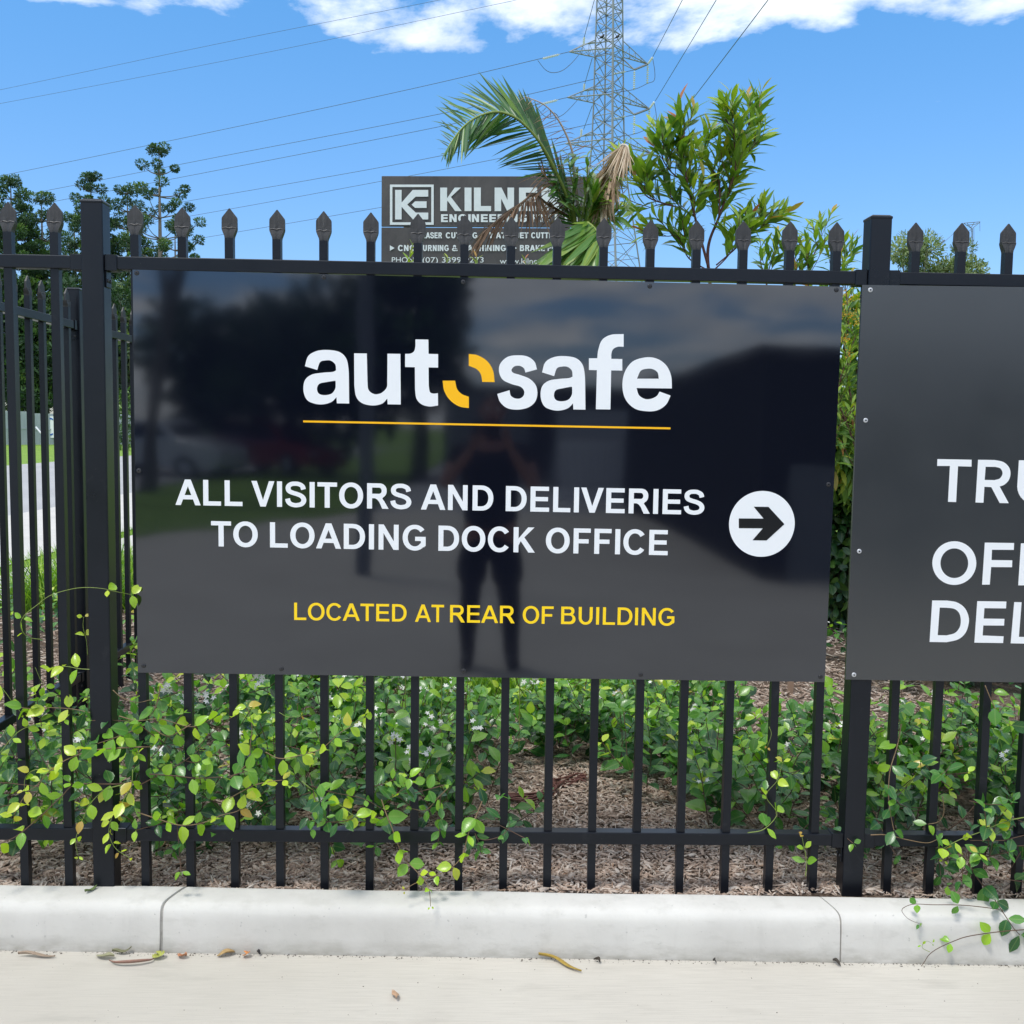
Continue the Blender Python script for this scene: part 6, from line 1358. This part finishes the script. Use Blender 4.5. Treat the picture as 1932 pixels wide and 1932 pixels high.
litter('long flat tan strip of bark in the gutter at the far left', ZG, [(118, 1048), (200, 1046), (290, 1052), (362, 1056)], .008, (.36, .27, .20))
litter('pale green brown curled leaf in the gutter left of the left kerb joint', ZG, [(630, 1045), (690, 1062), (750, 1058)], .012, (.34, .33, .20))
litter('olive leaf standing up against the kerb left of the left kerb joint', ZG, [(735, 1030), (800, 1030), (862, 995)], .008, (.20, .20, .11))
litter('long curved reddish brown leaf below the left kerb joint', ZG, [(715, 1080), (760, 1105), (860, 1108), (970, 1090), (1010, 1068)], .006, (.30, .17, .13))
litter('yellow green crumpled leaf right at the foot of the left kerb joint', ZG, [(1005, 1045), (1040, 1055), (1062, 1040)], .018, (.36, .38, .08))
litter('small orange brown leaf right of the left kerb joint', ZG, [(1170, 1040), (1195, 1055), (1225, 1058)], .011, (.45, .20, .10))
litter('orange and olive twisted leaf in the gutter', ZG, [(1422, 1050), (1470, 1042), (1538, 1032)], .012, (.42, .28, .12))
litter('small bright orange leaf further along the gutter', ZG, [(1592, 1045), (1612, 1050), (1630, 1035)], .012, (.60, .24, .08))
litter('large yellow and brown curled leaf in the middle of the gutter', lambda a, b: (a, b), [(1016, 1806), (1048, 1812), (1074, 1825), (1097, 1836)], .0085, (.40, .27, .05), curl=.006)
litter('green leaf lying on top of the kerb near the left post', lambda a, b: (a, b), [(160, 1687), (171, 1681), (183, 1676)], .009, (.13, .18, .06), gz=.1500, group=None)
litter('small orange brown leaf on the open concrete near the bottom edge', lambda a, b: (a, b), [(741, 1874), (746, 1879), (748, 1889)], .010, (.50, .32, .20), group=None)
litter('dark twig fragment at the foot of the right kerb joint', lambda a, b: (a, b), [(1571, 1815), (1579, 1819), (1586, 1823)], .007, (.06, .05, .04), group='dark bits at the kerb foot')
litter('round dark bit at the kerb foot right of centre', lambda a, b: (a, b), [(1345, 1816), (1349, 1817), (1352, 1817)], .007, (.05, .045, .04), group='dark bits at the kerb foot')
litter('dark bit in the gutter just right of the big yellow leaf', lambda a, b: (a, b), [(1120, 1812), (1128, 1815), (1132, 1818)], .006, (.05, .04, .03), group='dark bits at the kerb foot')
litter('dark dry seed near the small orange leaves in the gutter', ZG, [(1685, 1035), (1697, 1037), (1708, 1036)], .008, (.04, .035, .035), group='dark bits at the kerb foot')
# fine grit: crumbs along the kerb foot and scattered over the slab
V0, F0 = np.array([(-.5, -.4, 0), (.5, -.3, 0), (.3, .5, 0), (-.4, .4, 0), (0, 0, .6)], float), np.array([(0, 1, 4), (1, 2, 4), (2, 3, 4), (3, 0, 4)])
N = 1500; x = RNG.uniform(-1.7, 1.9, N); y = np.where(RNG.random(N) < .55, np.array([kfoot(a) for a in x])-.002-.02*RNG.random(N)**2.5, -.2-1.3*RNG.random(N)); s_ = .0012+.0035*RNG.random(N)**4
s_ = np.where((y < -.25), s_*.8, s_); a = RNG.random(N)*6; Mx = np.zeros((N, 3, 3)); Mx[:, 0, 0] = np.cos(a)*s_*1.5; Mx[:, 1, 0] = np.sin(a)*s_*1.5; Mx[:, 0, 1] = -np.sin(a)*s_; Mx[:, 1, 1] = np.cos(a)*s_; Mx[:, 2, 2] = s_
V, F, _, _ = instances(V0, F0, Mx, np.stack([x, y, np.full(N, .0005)], 1)); link('grit', fastmesh('grit', V, F, simple('grit', (.10, .085, .07), .9)), kind='stuff', label='dark grit and seed crumbs along the kerb foot and over the concrete')
# dry leaves on the mulch
for i, (a, b_, lab) in enumerate(((1060, 330, 'tan dry leaf on the mulch below the bottom rail at the left'), (1430+470, 650, None))):
    if lab is None: continue
    litter(lab, ZG, [(1035, 345), (1065, 330), (1090, 310)], .012, (.42, .26, .14), gz=.135, group=None)
litter('orange brown dry leaf on the mulch below the rail near the hanging vine', lambda a, b: (a, b), [(905, 1607), (915, 1612), (925, 1620)], .014, (.40, .17, .08), gz=.135, group=None)
litter('thin fallen twig on the mulch right of the hanging vine', lambda a, b: (a, b), [(905, 1617), (925, 1626), (943, 1634)], .003, (.22, .14, .09), name='twig', cat='twig', gz=.135, group=None)
